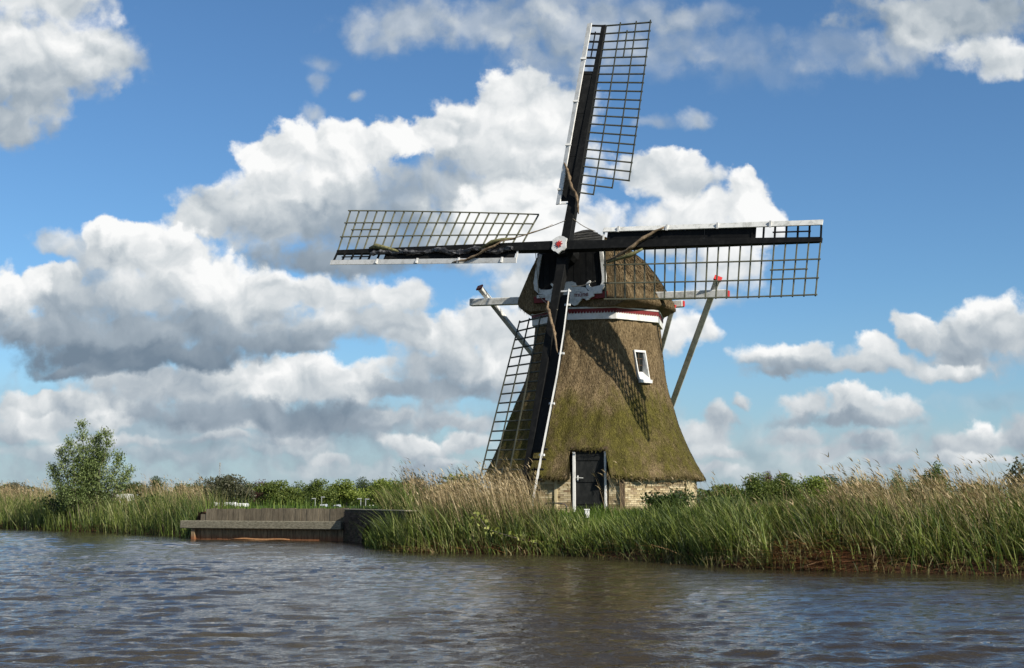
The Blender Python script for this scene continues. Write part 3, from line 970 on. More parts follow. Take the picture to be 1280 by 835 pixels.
# --- door
P, n, tg = facet(0)
dc = P + tg * DOOR_S
mb = MB()
mb.box(dc + n * (-0.07) + Vector((0, 0, 1.88)), tg * (DOOR_HW - 0.03), n * 0.025, Vector((0, 0, 0.92)))
door = mp('door', mb, M['door'], bevel=0.006)
for k in range(3):
    z = (1.28, 1.92, 2.55)[k]
    mp('cross_rail', MB().box(dc + n * (-0.035) + Vector((0, 0, z)), tg * (DOOR_HW - 0.06), n * 0.012, Vector((0, 0, 0.05))), M['door'], door)
hd = dc - tg * (DOOR_HW - 0.10)
mb = MB().box(hd - n * 0.03 + Vector((0, 0, 1.98)), tg * 0.02, n * 0.012, Vector((0, 0, 0.08)))
mb.bar(hd - n * 0.02 + Vector((0, 0, 2.0)), hd + n * 0.05 + Vector((0, 0, 2.0)), 0.025)
mb.bar(hd + n * 0.05 + Vector((0, 0, 2.0)) - tg * 0.02, hd + n * 0.05 + Vector((0, 0, 1.99)) + tg * 0.17, 0.024)
mp('handle', mb, M['white'], door)
for sx in (-1, 1):
    c = dc + tg * sx * (DOOR_HW + 0.005)
    mp('door_post', MB().box(c + n * 0.0 + Vector((0, 0, 1.85)), tg * (0.040 if sx < 0 else 0.034), n * 0.06, Vector((0, 0, 0.90))), M['white'], bevel=0.008)
mp('door_lintel', MB().box(dc + n * (-0.01) + Vector((0, 0, 2.84)), tg * (DOOR_HW + 0.07), n * 0.06, Vector((0, 0, 0.05))), M['post'])
mp('threshold', MB().box(dc + n * 0.04 + Vector((0, 0, 0.95)), tg * 0.56, n * 0.16, Vector((0, 0, 0.05))), M['mortar'])

# --- dormer window let into the thatch
wa = TH_F + math.pi / 4
wn, wt = Vector((math.sin(wa), -math.cos(wa), 0)), Vector((math.cos(wa), math.sin(wa), 0))


def wall_pt(s, z, out=0.0):
    c = smooth_interp(z, PZ, PC)
    apo = smooth_interp(z, PZ, PR) * math.cos(math.pi / 8)
    return Vector((c, MILL.y, z)) + wn * (apo + out) + wt * s


z0, z1, sl0, sr0, sl1, sr1 = 4.97, 5.88, -0.07, 0.36, -0.19, 0.25
FO = 0.06
co_ = [wall_pt(sl0, z0, FO), wall_pt(sr0, z0, FO), wall_pt(sr1, z1, FO), wall_pt(sl1, z1, FO)]
sash_top = -0.16
ic = [wall_pt(sl0 + .03, z0 + .26, -0.13), wall_pt(sr0 - .12, z0 + .26, -0.13), wall_pt(sr1 - .06, z1 - .05, -.01), wall_pt(sl1 + .035, z1 - .05, -.01)]
reveal_in = [co_[0].lerp(co_[2], .07), co_[1].lerp(co_[3], .07), co_[2].lerp(co_[0], .07), co_[3].lerp(co_[1], .07)]
# the opening is cut through the thatch
bm_ = bmesh.new()
bm_.from_mesh(body.data)
wc = sum(co_, Vector()) / 4
near = [f for f in bm_.faces if (f.calc_center_median() + MILL - wc).length < 1.3]
planes = []
for i in range(4):
    j = (i + 1) % 4
    e_ = (co_[j] - co_[i]).normalized()
    nrm = e_.cross(wn).normalized()
    if nrm.dot(wc - co_[i]) < 0:
        nrm = -nrm
    planes.append((co_[i] + nrm * .02 - MILL, nrm))
for pc_, nrm in planes:
    geo = list({v for f in near for v in f.verts}) + list({e for f in near for e in f.edges}) + near
    bmesh.ops.bisect_plane(bm_, geom=geo, plane_co=pc_, plane_no=nrm, dist=1e-5)
    near = [f for f in bm_.faces if (f.calc_center_median() + MILL - wc).length < 1.3]
hole = [f for f in near if all((f.calc_center_median() - pc_).dot(nrm) > 0 for pc_, nrm in planes)]
bmesh.ops.delete(bm_, geom=hole, context='FACES')
bm_.to_mesh(body.data)
bm_.free()
sm_ = straw_obj.data                                     # no straw across the opening
bm_ = bmesh.new()
bm_.from_mesh(sm_)
bmesh.ops.delete(bm_, geom=[v for v in bm_.verts if (v.co + MILL - wc).length < .75 and all((v.co - pc_).dot(nrm) > -.02 for pc_, nrm in planes)], context='VERTS')
bm_.to_mesh(sm_)
bm_.free()
mb = MB()
for i in range(4):
    j = (i + 1) % 4
    mb.add([co_[i], co_[j], reveal_in[j], reveal_in[i]], [(0, 1, 2, 3)])                                         # outer face
    mb.add([reveal_in[i], reveal_in[j], ic[j], ic[i]], [(0, 1, 2, 3)])                                           # lining
    back = [q - wn * 0.16 for q in co_]
    mb.add([co_[i], co_[j], back[j], back[i]], [(3, 2, 1, 0)])
window = mp('window', mb, M['white'])
sash = MB()
gl = MB()
mid = lambda a, b, f: a.lerp(b, f)
gl.add([q for q in ic] + [q - wn * 0.02 for q in ic], [(0, 1, 2, 3), (7, 6, 5, 4), (0, 4, 5, 1), (1, 5, 6, 2), (2, 6, 7, 3), (3, 7, 4, 0)])
mp('pane', gl, M['glass'], window)
for f in (0.5,):
    sash.bar(mid(ic[0], ic[1], f) + wn * .012, mid(ic[3], ic[2], f) + wn * .012, 0.026, 0.022)
for f in (0.33, 0.66):
    sash.bar(mid(ic[0], ic[3], f) + wn * .015, mid(ic[1], ic[2], f) + wn * .015, 0.022, 0.022)
mp('glazing_bar', sash, M['post'], window)
mp('sill', MB().box(wall_pt((sl0 + sr0) / 2 + .01, z0 - .05, .075), wt * .23, wn * .05, Vector((0, 0, .05))), M['white'], window)

# --- fascia and red scalloped band under the cap
mb, mr = MB(), MB()
for i in range(8):
    a0, a1 = A0 + i * math.pi / 4, A0 + (i + 1) * math.pi / 4
    pts = []
    for a in (a0, a1):
        pts.append([Vector((MILL.x + r * math.sin(a), MILL.y - r * math.cos(a), 0)) for r in (2.15, 2.0)])
    (o0, i0), (o1, i1) = pts
    v_ = lambda p, z: p + Vector((0, 0, z))
    mb.add([v_(o0, 6.80), v_(o1, 6.80), v_(o1, 7.06), v_(o0, 7.06), v_(i0, 6.80), v_(i1, 6.80), v_(i1, 7.06), v_(i0, 7.06)],
           [(0, 1, 2, 3), (5, 4, 7, 6), (4, 5, 1, 0), (3, 2, 6, 7)])
    k = 18
    for j in range(k):
        f0, f1 = j / k, (j + 1) / k
        e = 1.008
        c = Vector((MILL.x, MILL.y, 0))
        q0, q1 = c + (o0.lerp(o1, f0) - c) * e, c + (o0.lerp(o1, f1) - c) * e
        qm = q0.lerp(q1, .5)
        mr.add([v_(q0, 7.05), v_(q0.lerp(qm, .3), 7.00), v_(qm, 6.98), v_(q1.lerp(qm, .3), 7.00), v_(q1, 7.05), v_(q1, 7.13), v_(q0, 7.13)], [(0, 1, 2, 3, 4, 5, 6)])
fas = mp('fascia', mb, M['white'])
mp('scalloped_trim', mr, M['darkred'], fas)
mp('top_moulding', MB().tube([(MILL.x + 2.17 * math.sin(A0 + i * math.pi / 4), MILL.y - 2.17 * math.cos(A0 + i * math.pi / 4), 7.15) for i in range(9)], 0.028, 5), M['white'], fas)

# --- cap
CU = [-1.95, -1.4, -0.9, -0.3, 0.3, 0.9, 1.5, 2.0, 2.35]
CW = [1.88, 2.05, 2.18, 2.30, 2.34, 2.28, 2.02, 1.5, 0.75]
CZ = [9.76, 9.76, 9.78, 9.76, 9.74, 9.62, 9.15, 8.5, 7.9]
CB = [7.40, 7.38, 7.36, 7.34, 7.34, 7.34, 7.38, 7.44, 7.5]
GT = [0, .08, .2, .44, .65, .81, .93, 1.0]
GV = [1.0, .98, .91, .77, .61, .42, .21, 0.0]


def ci(arr, u):
    return smooth_interp(u, CU, arr)


def hip(u):
    return 8.92 + (u + 1.95) * (9.80 - 8.92) / 1.08


def cap_p(u, t, side):
    zb, zr = ci(CB, u), ci(CZ, u)
    z = zb + (zr - zb) * t
    v = ci(CW, u) * float(np.interp(t, GT, GV)) * side
    if z > hip(u):
        z = hip(u)
    z += 0.02 * math.sin(u * 9 + t * 7)
    return capp(u, v, z)


mb = MB()
us = np.linspace(-1.95, 2.35, 40)
tt_ = np.concatenate([np.linspace(0, 1, 26)])
prof = [(-1, t) for t in tt_] + [(1, t) for t in tt_[::-1][1:]]
for u in us:
    zb, w = ci(CB, u), ci(CW, u)
    ring = [capp(u, -w * .76, zb - 0.24), capp(u, -w * .965, zb - 0.07)] + [cap_p(u, t, sd_) for sd_, t in prof] + [capp(u, w * .965, zb - 0.07), capp(u, w * .76, zb - 0.24)]
    mb.v += [tuple(q) for q in ring]
m_ = len(prof) + 4
for i in range(len(us) - 1):
    for j in range(m_):
        j2 = (j + 1) % m_
        mb.f.append((i * m_ + j, i * m_ + j2, (i + 1) * m_ + j2, (i + 1) * m_ + j))
mb.f.append(tuple(range(m_)))
mb.f.append(tuple((len(us) - 1) * m_ + j for j in range(m_))[::-1])
capo = mp('cap', mb, M['thatch'])
for p_ in capo.data.polygons:
    p_.use_smooth = len(p_.vertices) == 4
# straw over the cap
base, tip = [], []
for _ in range(5200):
    u = random.uniform(-1.93, 2.2)
    t = random.random() ** 0.8
    s_ = 1 if random.random() < .72 else -1
    a = cap_p(u, t, s_)
    b = cap_p(u, max(0, t - random.uniform(.04, .11)), s_)
    if t < .07:
        b = b - Vector((0, 0, random.uniform(.04, .16)))
    if a.z >= hip(u) - .02:
        continue
    base.append(a); tip.append(b + (RIGHT * s_ * .5 + Vector((0, 0, .8))) * random.uniform(.008, .035))
a, b = np.array(base), np.array(tip)
dd = b - a
sd_ = np.cross(dd, np.array([0.3, 0.2, 1.0])); sd_ /= np.linalg.norm(sd_, axis=1)[:, None]
sd_ *= 0.010
V = np.stack([a - sd_, a + sd_, b], 1).reshape(-1, 3) - np.array(MILL)
tag(link('straw', np_mesh('straw', V, np.arange(len(a) * 3).reshape(-1, 3)), M['thatch'], capo), kind='stuff')
# overlapping weathered boards on the front half-hip
nb = 8
for k in range(nb):
    u0 = -1.98 + 1.06 * k / nb
    u1 = -1.98 + 1.06 * (k + 1) / nb + 0.02

    def halfw(u):
        uu = max(u, -1.95)
        zz = hip(uu)
        return max(0.10, ci(CW, uu) * float(np.interp((zz - ci(CB, uu)) / (ci(CZ, uu) - ci(CB, uu)), GT, GV)) + 0.02)
    w0, w1 = halfw(u0), halfw(u1)
    e = 0.045
    q = [capp(u0, -w0, hip(u0) + e), capp(u0, w0, hip(u0) + e), capp(u1, w1, hip(u1) + .012), capp(u1, -w1, hip(u1) + .012)]
    mp('board', MB().prism(q, (0, 0, 0.022)), M['blackboard'], capo)
# black vertical boards closing the front
for k in range(11):
    v0 = -1.16 + 2.30 * k / 11
    v1 = v0 + 2.30 / 11 - 0.012
    mp('front_board', MB().box(capp(-1.985 + .006 * (k % 2), (v0 + v1) / 2, 8.20), RIGHT * ((v1 - v0) / 2), BACK * 0.02, Vector((0, 0, .74))), M['black'], capo)


def ribbon(path, w, th, u):
    """flat moulding following (v, z) path in the plane u"""
    m = MB()
    n_ = len(path)
    L, Rr = [], []
    for i, (v, z) in enumerate(path):
        a, b = path[max(0, i - 1)], path[min(n_ - 1, i + 1)]
        d = Vector((b[0] - a[0], b[1] - a[1])).normalized()
        ww = w[i] if hasattr(w, '__len__') else w
        L.append((v - d.y * ww / 2, z + d.x * ww / 2)); Rr.append((v + d.y * ww / 2, z - d.x * ww / 2))
    for i in range(n_ - 1):
        q = [L[i], L[i + 1], Rr[i + 1], Rr[i]]
        m.prism([capp(u, *p) for p in q], BACK * th)
    return m


TW = [.10, .12, .13, .14, .15, .15, .14, .12, .10, .05]
mp('front_trim', ribbon([(-1.03, 8.92), (-1.12, 8.50), (-1.20, 8.05), (-1.17, 7.85), (-1.05, 7.74), (-.80, 7.71), (-.66, 7.72), (-.56, 7.79), (-.56, 7.88), (-.66, 7.96)], TW, 0.06, -2.06), M['beam'])
mp('front_trim', ribbon([(1.02, 8.92), (1.07, 8.50), (1.12, 8.05), (1.11, 7.85), (1.02, 7.72), (.82, 7.69), (.68, 7.69), (.58, 7.77), (.57, 7.86), (.66, 7.95)], TW, 0.06, -2.06), M['beam'])
tag(mp('sill_beam', MB().box(capp(-2.01, -.03, 7.50), RIGHT * 1.22, BACK * .05, Vector((0, 0, .10))), M['darkred']), 'dark red beam below the front boards')
for v in (-.92, .86):
    mp('trim_block', MB().box(capp(-2.08, v, 7.585), RIGHT * .20, BACK * .035, Vector((0, 0, .05))), M['beam'])
up = [(-.52, 7.64), (.60, 7.64), (.52, 7.75), (.36, 7.79), (.24, 7.81), (.18, 7.93), (.08, 7.97), (-.10, 7.97), (-.18, 7.90), (-.24, 7.80), (-.36, 7.79), (-.46, 7.74)]
mp('scroll_board', MB().prism([capp(-2.12, v, z) for v, z in up], BACK * 0.05), M['beam'])
half = [(.80, 7.60), (.82, 7.46), (.70, 7.42), (.64, 7.36), (.56, 7.35), (.50, 7.41), (.42, 7.41), (.34, 7.33), (.26, 7.24), (.16, 7.21), (.07, 7.26)]
bd = [(0, 7.63), (.80, 7.63)] + half + [(0, 7.30)] + [(-v, z) for v, z in half[::-1]] + [(-.80, 7.63)]
beard = mp('beard_board', MB().prism([capp(-2.14, v, z) for v, z in bd], BACK * 0.06), M['beam'])
tc = bpy.data.curves.new('lettering', 'FONT')
tc.body = 'm\u00fbne'
tc.size, tc.extrude, tc.align_x = 0.21, 0.004, 'CENTER'
to = bpy.data.objects.new('lettering_source', tc)
COL.objects.link(to)
dg = bpy.context.evaluated_depsgraph_get()
tm = bpy.data.meshes.new_from_object(to.evaluated_get(dg))
bpy.data.objects.remove(to)
mtx = Matrix((RIGHT, Vector((0, 0, 1)), -BACK)).transposed().to_4x4()
mtx.translation = capp(-2.15, .41, 7.475) - MILL
tm.transform(mtx)
tm.name = 'lettering'
tm.materials.clear()
link('lettering', tm, M['darkred'], beard)

# --- windshaft, hub, sails
HUB = Vector((1.557, 38.44, 8.92))
TILT = 0.2572
NV = Vector((-math.sin(YAW) * math.cos(TILT), -math.cos(YAW) * math.cos(TILT), math.sin(TILT)))
UPV = RIGHT.cross(NV)
if UPV.z < 0:
    UPV = -UPV
mb = MB().tube([HUB + NV * .22, HUB - NV * .5, HUB - NV * .8, HUB - NV * 2.6], [.30, .30, .24, .22], 12)
shaft = mp('windshaft', mb, M['black'])
# white painted shield on the poll end with its red star
hp = [(-.24, .18), (-.13, .25), (0, .29), (.13, .25), (.24, .18), (.22, .05), (.24, -.12), (.17, -.20), (.10, -.22), (0, -.30), (-.10, -.22), (-.17, -.20), (-.24, -.12), (-.22, .05)]
hub_panel = mp('hub_shield', MB().prism([HUB + NV * .26 + RIGHT * x + UPV * z for x, z in hp], NV * 0.05), M['white'])
star = []
for k in range(16):
    a = k * math.pi / 8
    r = .125 if k % 2 == 0 else .05
    star.append(HUB + NV * .312 + RIGHT * (r * math.sin(a)) + UPV * (r * math.cos(a) + .01))
mp('red_star', MB().prism(star, NV * .03), M['red'], hub_panel)

RT = [7.99, 7.96, 8.15, 8.41]
DPH = 0.0603
RIN = [1.97, 1.44, 2.09, 1.42]
BIN = [1.53, 1.36, 1.36, 1.41]
LW = 1.587
LBS = [0.48, 0.48, 0.63, 0.48]


def frame(k):
    th = DPH + k * math.pi / 2 + (0.0143 if k % 2 else 0)
    d = math.sin(th) * RIGHT + math.cos(th) * UPV
    t = math.cos(th) * RIGHT - math.sin(th) * UPV
    return d, t, HUB + NV * (0.132 if k % 2 else -0.132)


NBAR = 21
SAIL_LAB = ['upper sail with bare lattice', 'right-hand sail reaching out to the right', 'lower sail hanging down in front of the thatch', 'left-hand sail with its rolled black cloth']
for k in range(4):
    d, t, hb = frame(k)
    R = RT[k]
    LB = LBS[k]
    lbf = (lambda r: LB) if k != 2 else (lambda r: float(np.interp(r, [1.4, 3.5, 8.2], [0.47, 0.60, 0.53])))

    def sp(r, s, lift=0.0):
        """point on the twisted sail: r along the stock, s across it (trailing side positive)"""
        f = (r - 1.4) / (R - 1.4)
        if s >= 0:
            wv = 0.455 + (0.078 - 0.455) * f
            tv = math.cos(wv) * t - math.sin(wv) * NV
        else:
            wv = 0.08 + 0.17 * f
            tv = math.cos(wv) * t - math.sin(wv) * NV
        nn = d.cross(tv)
        if nn.dot(NV) < 0:
            nn = -nn
        return hb + d * r + tv * s + nn * lift
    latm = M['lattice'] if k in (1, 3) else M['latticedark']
    # the stock itself carries the sail
    mb = MB().bar(hb + d * 0.0, hb + d * R, 0.31, 0.26, t, 0.15, 0.11)
    sail = tag(mp('sail', mb, M['black'], bevel=0.01), SAIL_LAB[k])
    # cross bars
    rb = np.linspace(R - 0.03, RIN[k], NBAR)
    for i, r in enumerate(rb):
        wmax = LW + 0.03
        if k == 0 and i == NBAR - 1: wmax = LW * .36
        if k == 0 and i == NBAR - 2: wmax = LW * .70
        a, b = sp(r, 0.0, .02), sp(r, wmax, .02)
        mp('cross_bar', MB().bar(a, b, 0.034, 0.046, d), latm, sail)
        if i < 7:
            mp('cross_bar', MB().bar(sp(r, -0.02, .02), sp(r, -LB, .02), 0.045, 0.055, d), M['black'], sail)
    # laths along the sail
    for f, r0, r1 in ((.36, R + .03, rb[-1] - .04), (.70, R + .03, rb[-2] - .04 if k == 0 else rb[-1] - .04), (1.0, R + .03, rb[-3] - .04 if k == 0 else rb[-1] - .04), (.53, rb[1] + .05, rb[4] - .05)):
        mb = MB()
        N_ = 6
        for j in range(N_):
            ra, rbb = r0 + (r1 - r0) * j / N_, r0 + (r1 - r0) * (j + 1) / N_
            mb.bar(sp(ra, LW * f, .058), sp(rbb, LW * f, .058), 0.036, 0.03, t)
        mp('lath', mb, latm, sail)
    mp('lath', MB().bar(sp(rb[1] + .05, -LB * .5, .06), sp(rb[4] - .05, -LB * .5, .06), 0.034, 0.03, t), M['black'], sail)
    # black wind boards on the leading side, one fixed and one loose plank
    ra, rbb = rb[6] + 0.1, BIN[k] + .12
    nb_ = 3
    for j in range(nb_):
        r0, r1 = ra + (rbb - ra) * j / nb_, ra + (rbb - ra) * (j + 1) / nb_ + .012
        q = [sp(r0, -.06, .03), sp(r1, -.06, .03), sp(r1, -lbf(r1) + .03, .03), sp(r0, -lbf(r0) + .03, .03)]
        nn = (q[1] - q[0]).cross(q[2] - q[0]).normalized()
        mp('wind_board', MB().prism(q, nn * 0.03), M['black'], sail)
    # white leading board
    N_ = 5
    mb = MB()
    for j in range(N_):
        r0, r1 = R + .02 + (BIN[k] - R - .02) * j / N_, R + .02 + (BIN[k] - R - .02) * (j + 1) / N_
        wl = 0.17
        lo_, hi_, lf_ = (.06, .09, .075) if k != 2 else (.02, .06, .0)
        l0_ = .02 if k != 2 else .15
        q = [sp(r0, -lbf(r0) - lo_, l0_), sp(r1, -lbf(r1) - lo_, l0_), sp(r1, -lbf(r1) + hi_, lf_), sp(r0, -lbf(r0) + hi_, lf_)]
        nn = (q[1] - q[0]).cross(q[2] - q[0]).normalized()
        if nn.dot(NV) < 0:
            nn = -nn
        mb.prism([x for x in q], nn * (0.04 if k != 2 else 0.03))
    mp('leading_board', mb, M['white'] if k != 1 else M['beam'], sail)
    mp('heel_board', MB().bar(sp(BIN[k] + .03, -lbf(0) - .02, .06), sp(BIN[k] + .03, -.14, .06), 0.05, 0.03, d), M['white'] if k != 1 else M['beam'], sail)
    for j in range(4):
        r0 = BIN[k] + .5 + j * 1.55
        mp('cleat', MB().bar(sp(r0, -lbf(r0) + .10, .10), sp(r0, -lbf(r0) - .08, .10), 0.06, 0.05, d), M['white'], sail)
    # rolled-up sailcloth lashed across the heel
    ln = {0: [(2.95, -.50, .10), (2.6, -.30, .16), (2.1, -.08, .26), (1.6, .12, .28), (1.15, .22, .26)],
          1: [(3.35, -.46, .14), (3.0, -.30, .18), (2.5, .05, .26), (2.0, .30, .26), (1.55, .45, .16)],
          2: [(1.75, .06, .26), (2.1, .0, .30), (2.5, -.16, .26), (2.9, -.30, .20), (3.4, -.46, .12)],
          3: [(3.7, -.52, .06), (3.2, -.50, .14), (2.7, -.30, .22), (2.0, .02, .28), (1.3, .30, .24), (0.6, .9, .20)]}[k]
    pts = []
    for j in range(len(ln) - 1):
        for f in np.linspace(0, 1, 5)[:-1]:
            r_, s_, l_ = (ln[j][i] * (1 - f) + ln[j + 1][i] * f for i in range(3))
            pts.append(sp(r_, s_ if s_ else -.001, l_ + .02 * math.sin(r_ * 6)))
    pts.append(sp(*ln[-1]))
    rad = [0.022 + 0.028 * math.sin(math.pi * i / (len(pts) - 1)) for i in range(len(pts))]
    rad = [r * (1 + .22 * math.sin(i * 2.3) + .12 * math.sin(i * 4.1)) for i, r in enumerate(rad)]
    if k == 3:
        rad = [r * (.8 if i < 12 else .3) for i, r in enumerate(rad)]
    mp('rolled_sailcloth', MB().tube(pts, rad, 9, 0.42), M['canvas'] if k != 3 else M['canvas'], sail, smooth=True)
    if k in (1, 3):
        c = ln[3][0], ln[3][1]
        pts = [sp(c[0] + .75, c[1] - .16, .2), sp(c[0] + .35, c[1] + .02, .25), sp(c[0], c[1] + .10, .25), sp(c[0] - .4, c[1] + .2, .2)]
        mp('rolled_sailcloth', MB().tube(pts, [.03, .075, .065, .03], 8, .3), M['canvasgreen'], sail, smooth=True)
    if k == 3:      # black cloth bunched along the stock
        pts = [sp(r, -.08 - .10 * math.sin(r * 2.1) ** 2, .12 + .05 * math.sin(r * 5)) for r in np.linspace(6.9, 1.6, 40)]
        tag(mp('rolled_sailcloth', MB().tube(pts, [.055 + .035 * math.sin(i * 1.7) ** 2 for i in range(40)], 8, .35), M['foil'], sail), 'shiny black cloth bunched along the stock')
        pts = [sp(7.1, .10, .08), sp(6.8, .12, .14), sp(6.3, .0, .16), sp(5.8, -.1, .12)]
        mp('rolled_sailcloth', MB().tube(pts, [.02, .09, .07, .03], 8, .3), M['canvasgreen'], sail, smooth=True)


def spk(k, r, s):
    d, t, hb = frame(k)
    return hb + d * r + t * s + NV * .12


for a, b in ((spk(3, 2.0, .2), spk(0, .95, -.1)), (spk(0, 1.0, .15), capp(-.95, .35, 9.72)), (spk(3, .85, .02), capp(-2.0, -1.1, 7.62)), (spk(1, 1.4, 1.2), spk(2, 1.25, -.5)), (capp(-2.1, -1.05, 7.6), spk(2, 2.0, -.15))):
    m_pts = [Vector(a).lerp(Vector(b), f) - Vector((0, 0, .05 * math.sin(math.pi * f))) for f in np.linspace(0, 1, 7)]
    mp('rope', MB().tube(m_pts, 0.013, 5), M['rope'])

# --- spruit beams and braces of the tail
red_at = []
bm_ = [('spruit_beam', capp(-.30, -4.50, 7.89), capp(-.30, 4.42, 7.52), .24, .22), ('spruit_beam', capp(1.25, -2.3, 7.58), capp(1.25, 2.42, 7.57), .22, .20)]
for nm, a, b, w, h in bm_:
    bo = mp(nm, MB().bar(a, b, w, h, (0, 0, 1)), M['beam'], bevel=.02)
    mp('red_end', MB().bar(b, b + (b - a).normalized() * .025, w * .8, h * .8, (0, 0, 1)), M['red'], bo)


def plane_at(px, py, u):
    r = ray(px, py)
    o = Vector((0, 0, CAM_H))
    P0 = AX + BACK * u
    return o + r * ((P0 - o).dot(BACK) / r.dot(BACK))


for (ax, ay, ua), (bx, by, ub), w in (((600, 360, -.46), (733, 526, 4.3), .17), ((897, 349, -.46), (812, 582, 4.3), .19), ((841, 384, 1.08), (806, 512, 4.3), .15)):
    a, b = plane_at(ax, ay, ua), plane_at(bx, by, ub)
    br = mp('brace', MB().bar(a, b, w, w * .85, RIGHT, w, w), M['beam'], bevel=.015)
    e = (a - b).normalized()
    mp('red_cap', MB().bar(a, a + e * .05, w * 1.25, w * 1.1, RIGHT), M['red'] if ax > 700 else M['darkred'], br)
mp('tail_post', MB().bar(capp(2.2, 0, 7.5), capp(5.0, 0, 1.4), .30, .28, RIGHT, .26, .26), M['beam'], bevel=.02)

# small things by the mill
rp = []
for px, py in ((681, 631), (684, 629), (697, 629), (706, 630), (708, 633), (708, 641)):
    P, n, tg = facet(0)
    r = ray(px, py); o_ = Vector((0, 0, CAM_H)); pl = P + n * .35
    rp.append(o_ + r * ((pl - o_).dot(n) / r.dot(n)))
rail = MB().tube(rp, .022, 7).build('low_rail', M['metal'], None, tuple(rp[-1]), smooth=True)
rail.location = rp[-1]
tag(rail, 'low bent dark metal rail in front of the brick wall left of the mill door', 'rail')
wp = Vector((2.07, 36.0, float(ground_z(2.07, 36.0))))
mk = empty('marker_post', wp, 'small square white marker in the grass before the mill door', 'marker')
mb = MB().box((0, 0, .09), (.07, 0, 0), (0, .055, 0), (0, 0, .11))
o = mb.build('post', M['white'], mk, bevel=.015)
MB().box((0, 0, .215), (.08, 0, 0), (0, .065, 0), (0, 0, .018)).build('post_cap', M['white'], mk, bevel=.008)

# ------------------------------------------------------------------ timber quay and culvert
QA, QB = Vector((-11.30, 45.75, 0)), Vector((-5.62, 43.55, 0))
qd = (QB - QA).normalized()
qn = Vector((qd.y, -qd.x, 0))          # towards the river
QL = (QB - QA).length
quay = empty('timber_quay', QA, 'grey timber quay wall of upright planks with a long beam along the water', 'quay wall')
npk = 27
for k in range(npk):
    w = QL / npk
    c = QA + qd * (w * (k + .5)) - qn * (.30 + random.uniform(-.012, .012))
    top = 1.05 + random.uniform(-.015, .015) + .03 * (k / npk)
    if k < 2:
        top = (.62, .86)[k]
    MB().box(c + Vector((0, 0, (top + .3) / 2)), qd * (w / 2 - .006), qn * .03, Vector((0, 0, (top - .3) / 2))).build('plank', M['plank'], quay, tuple(QA))
for k in range(npk):
    w = QL / npk
    if k < 1:
        continue
    c = QA + qd * (w * (k + .5)) + qn * random.uniform(-.01, .01)
    MB().box(c + Vector((0, 0, -.1)), qd * (w / 2 - .006), qn * .03, Vector((0, 0, .48))).build('lower_plank', M['wetplank'], quay, tuple(QA))
MB().box((QA + QB) / 2 - qd * .12 + qn * .14 + Vector((0, 0, .51)), qd * (QL / 2 + .14), qn * .11, Vector((0, 0, .135))).build('beam', M['wale'], quay, tuple(QA), bevel=.02)
MB().box((QA + QB) / 2 - qn * .13 + Vector((0, 0, .42)), qd * (QL / 2), qn * .16, Vector((0, 0, .035))).build('ledge', M['plank'], quay, tuple(QA))
MB().box(QA + qd * .22 + qn * .10 + Vector((0, 0, -.05)), qd * .07, qn * .07, Vector((0, 0, .42))).build('post', M['wetplank'], quay, tuple(QA), bevel=.01)
lg0, lg1 = QA + qd * 1.9 + qn * .32, QA + qd * 4.2 + qn * .30
log = MB().tube([lg0 + (lg1 - lg0) * f + Vector((0, 0, .025 + .012 * math.sin(f * 9))) for f in np.linspace(0, 1, 9)], [.02, .03, .04, .04, .042, .04, .038, .03, .02], 8, .15).build('floating_log', M['rustlog'], None, tuple(lg0), smooth=True)
log.location = lg0
tag(log, 'orange stained log floating along the foot of the timber quay', 'log')

CA, CB_ = Vector((-5.60, 43.50, 0)), Vector((-3.02, 37.2, 0))
cd = (CB_ - CA).normalized()
cn = Vector((cd.y, -cd.x, 0))
CL = (CB_ - CA).length
culv = empty('brick_culvert', CA, 'dark mossy brick culvert with a round arch beside the timber quay', 'culvert')
AC, AR, CT = 2.95, .74, 1.02          # arch centre along the wall, radius, wall top


def arch_z(s):
    d_ = abs(s - AC)
    return -1 if d_ >= AR else -.15 + math.sqrt(AR * AR - d_ * d_)


mb = MB()
ss = sorted(set(list(np.linspace(0, CL, 25)) + list(AC + AR * np.sin(np.linspace(-math.pi / 2, math.pi / 2, 25)))))
for a, b in zip(ss[:-1], ss[1:]):
    za, zb = max(arch_z(a), -.6), max(arch_z(b), -.6)
    p = lambda s, z, o: CA + cd * s + cn * o + Vector((0, 0, z))
    mb.add([p(a, za, 0), p(b, zb, 0), p(b, CT, 0), p(a, CT, 0), p(a, za, -.35), p(b, zb, -.35), p(b, CT, -.35), p(a, CT, -.35)],
           [(0, 1, 2, 3), (7, 6, 5, 4), (4, 5, 1, 0), (3, 2, 6, 7)])
mb.build('wall', M['darkmortar'], culv, tuple(CA))
mb = MB()
z, row = -.1, 0
while z < CT - .05:
    s = -.1 * (row % 2)
    while s < CL:
        a, b = max(s, 0), min(s + .205, CL)
        if b - a > .05 and not (arch_z((a + b) / 2) > z - .12 or (abs((a + b) / 2 - AC) < AR + .12 and math.hypot((a + b) / 2 - AC, z + .15) < AR + .16)):
            mb.box(CA + cd * (a + b) / 2 + cn * (.006 + random.uniform(0, .012)) + Vector((0, 0, z + .024)), cd * ((b - a) / 2), cn * .02, Vector((0, 0, .024)))
        s += .218
    z += .060
    row += 1
for k in range(26):                    # arch ring of bricks on edge
    a = math.pi * (k + .5) / 26
    c = CA + cd * (AC - (AR + .09) * math.cos(a)) + cn * .012 + Vector((0, 0, -.15 + (AR + .09) * math.sin(a)))
    rr = -cd * math.cos(a) + Vector((0, 0, math.sin(a)))
    tg2 = cd * math.sin(a) + Vector((0, 0, math.cos(a)))
    mb.box(c, rr * .10, tg2 * .045, cn * .022)
tag(mb.build('brick_courses', M['darkbrick'], culv, tuple(CA)), kind='stuff')
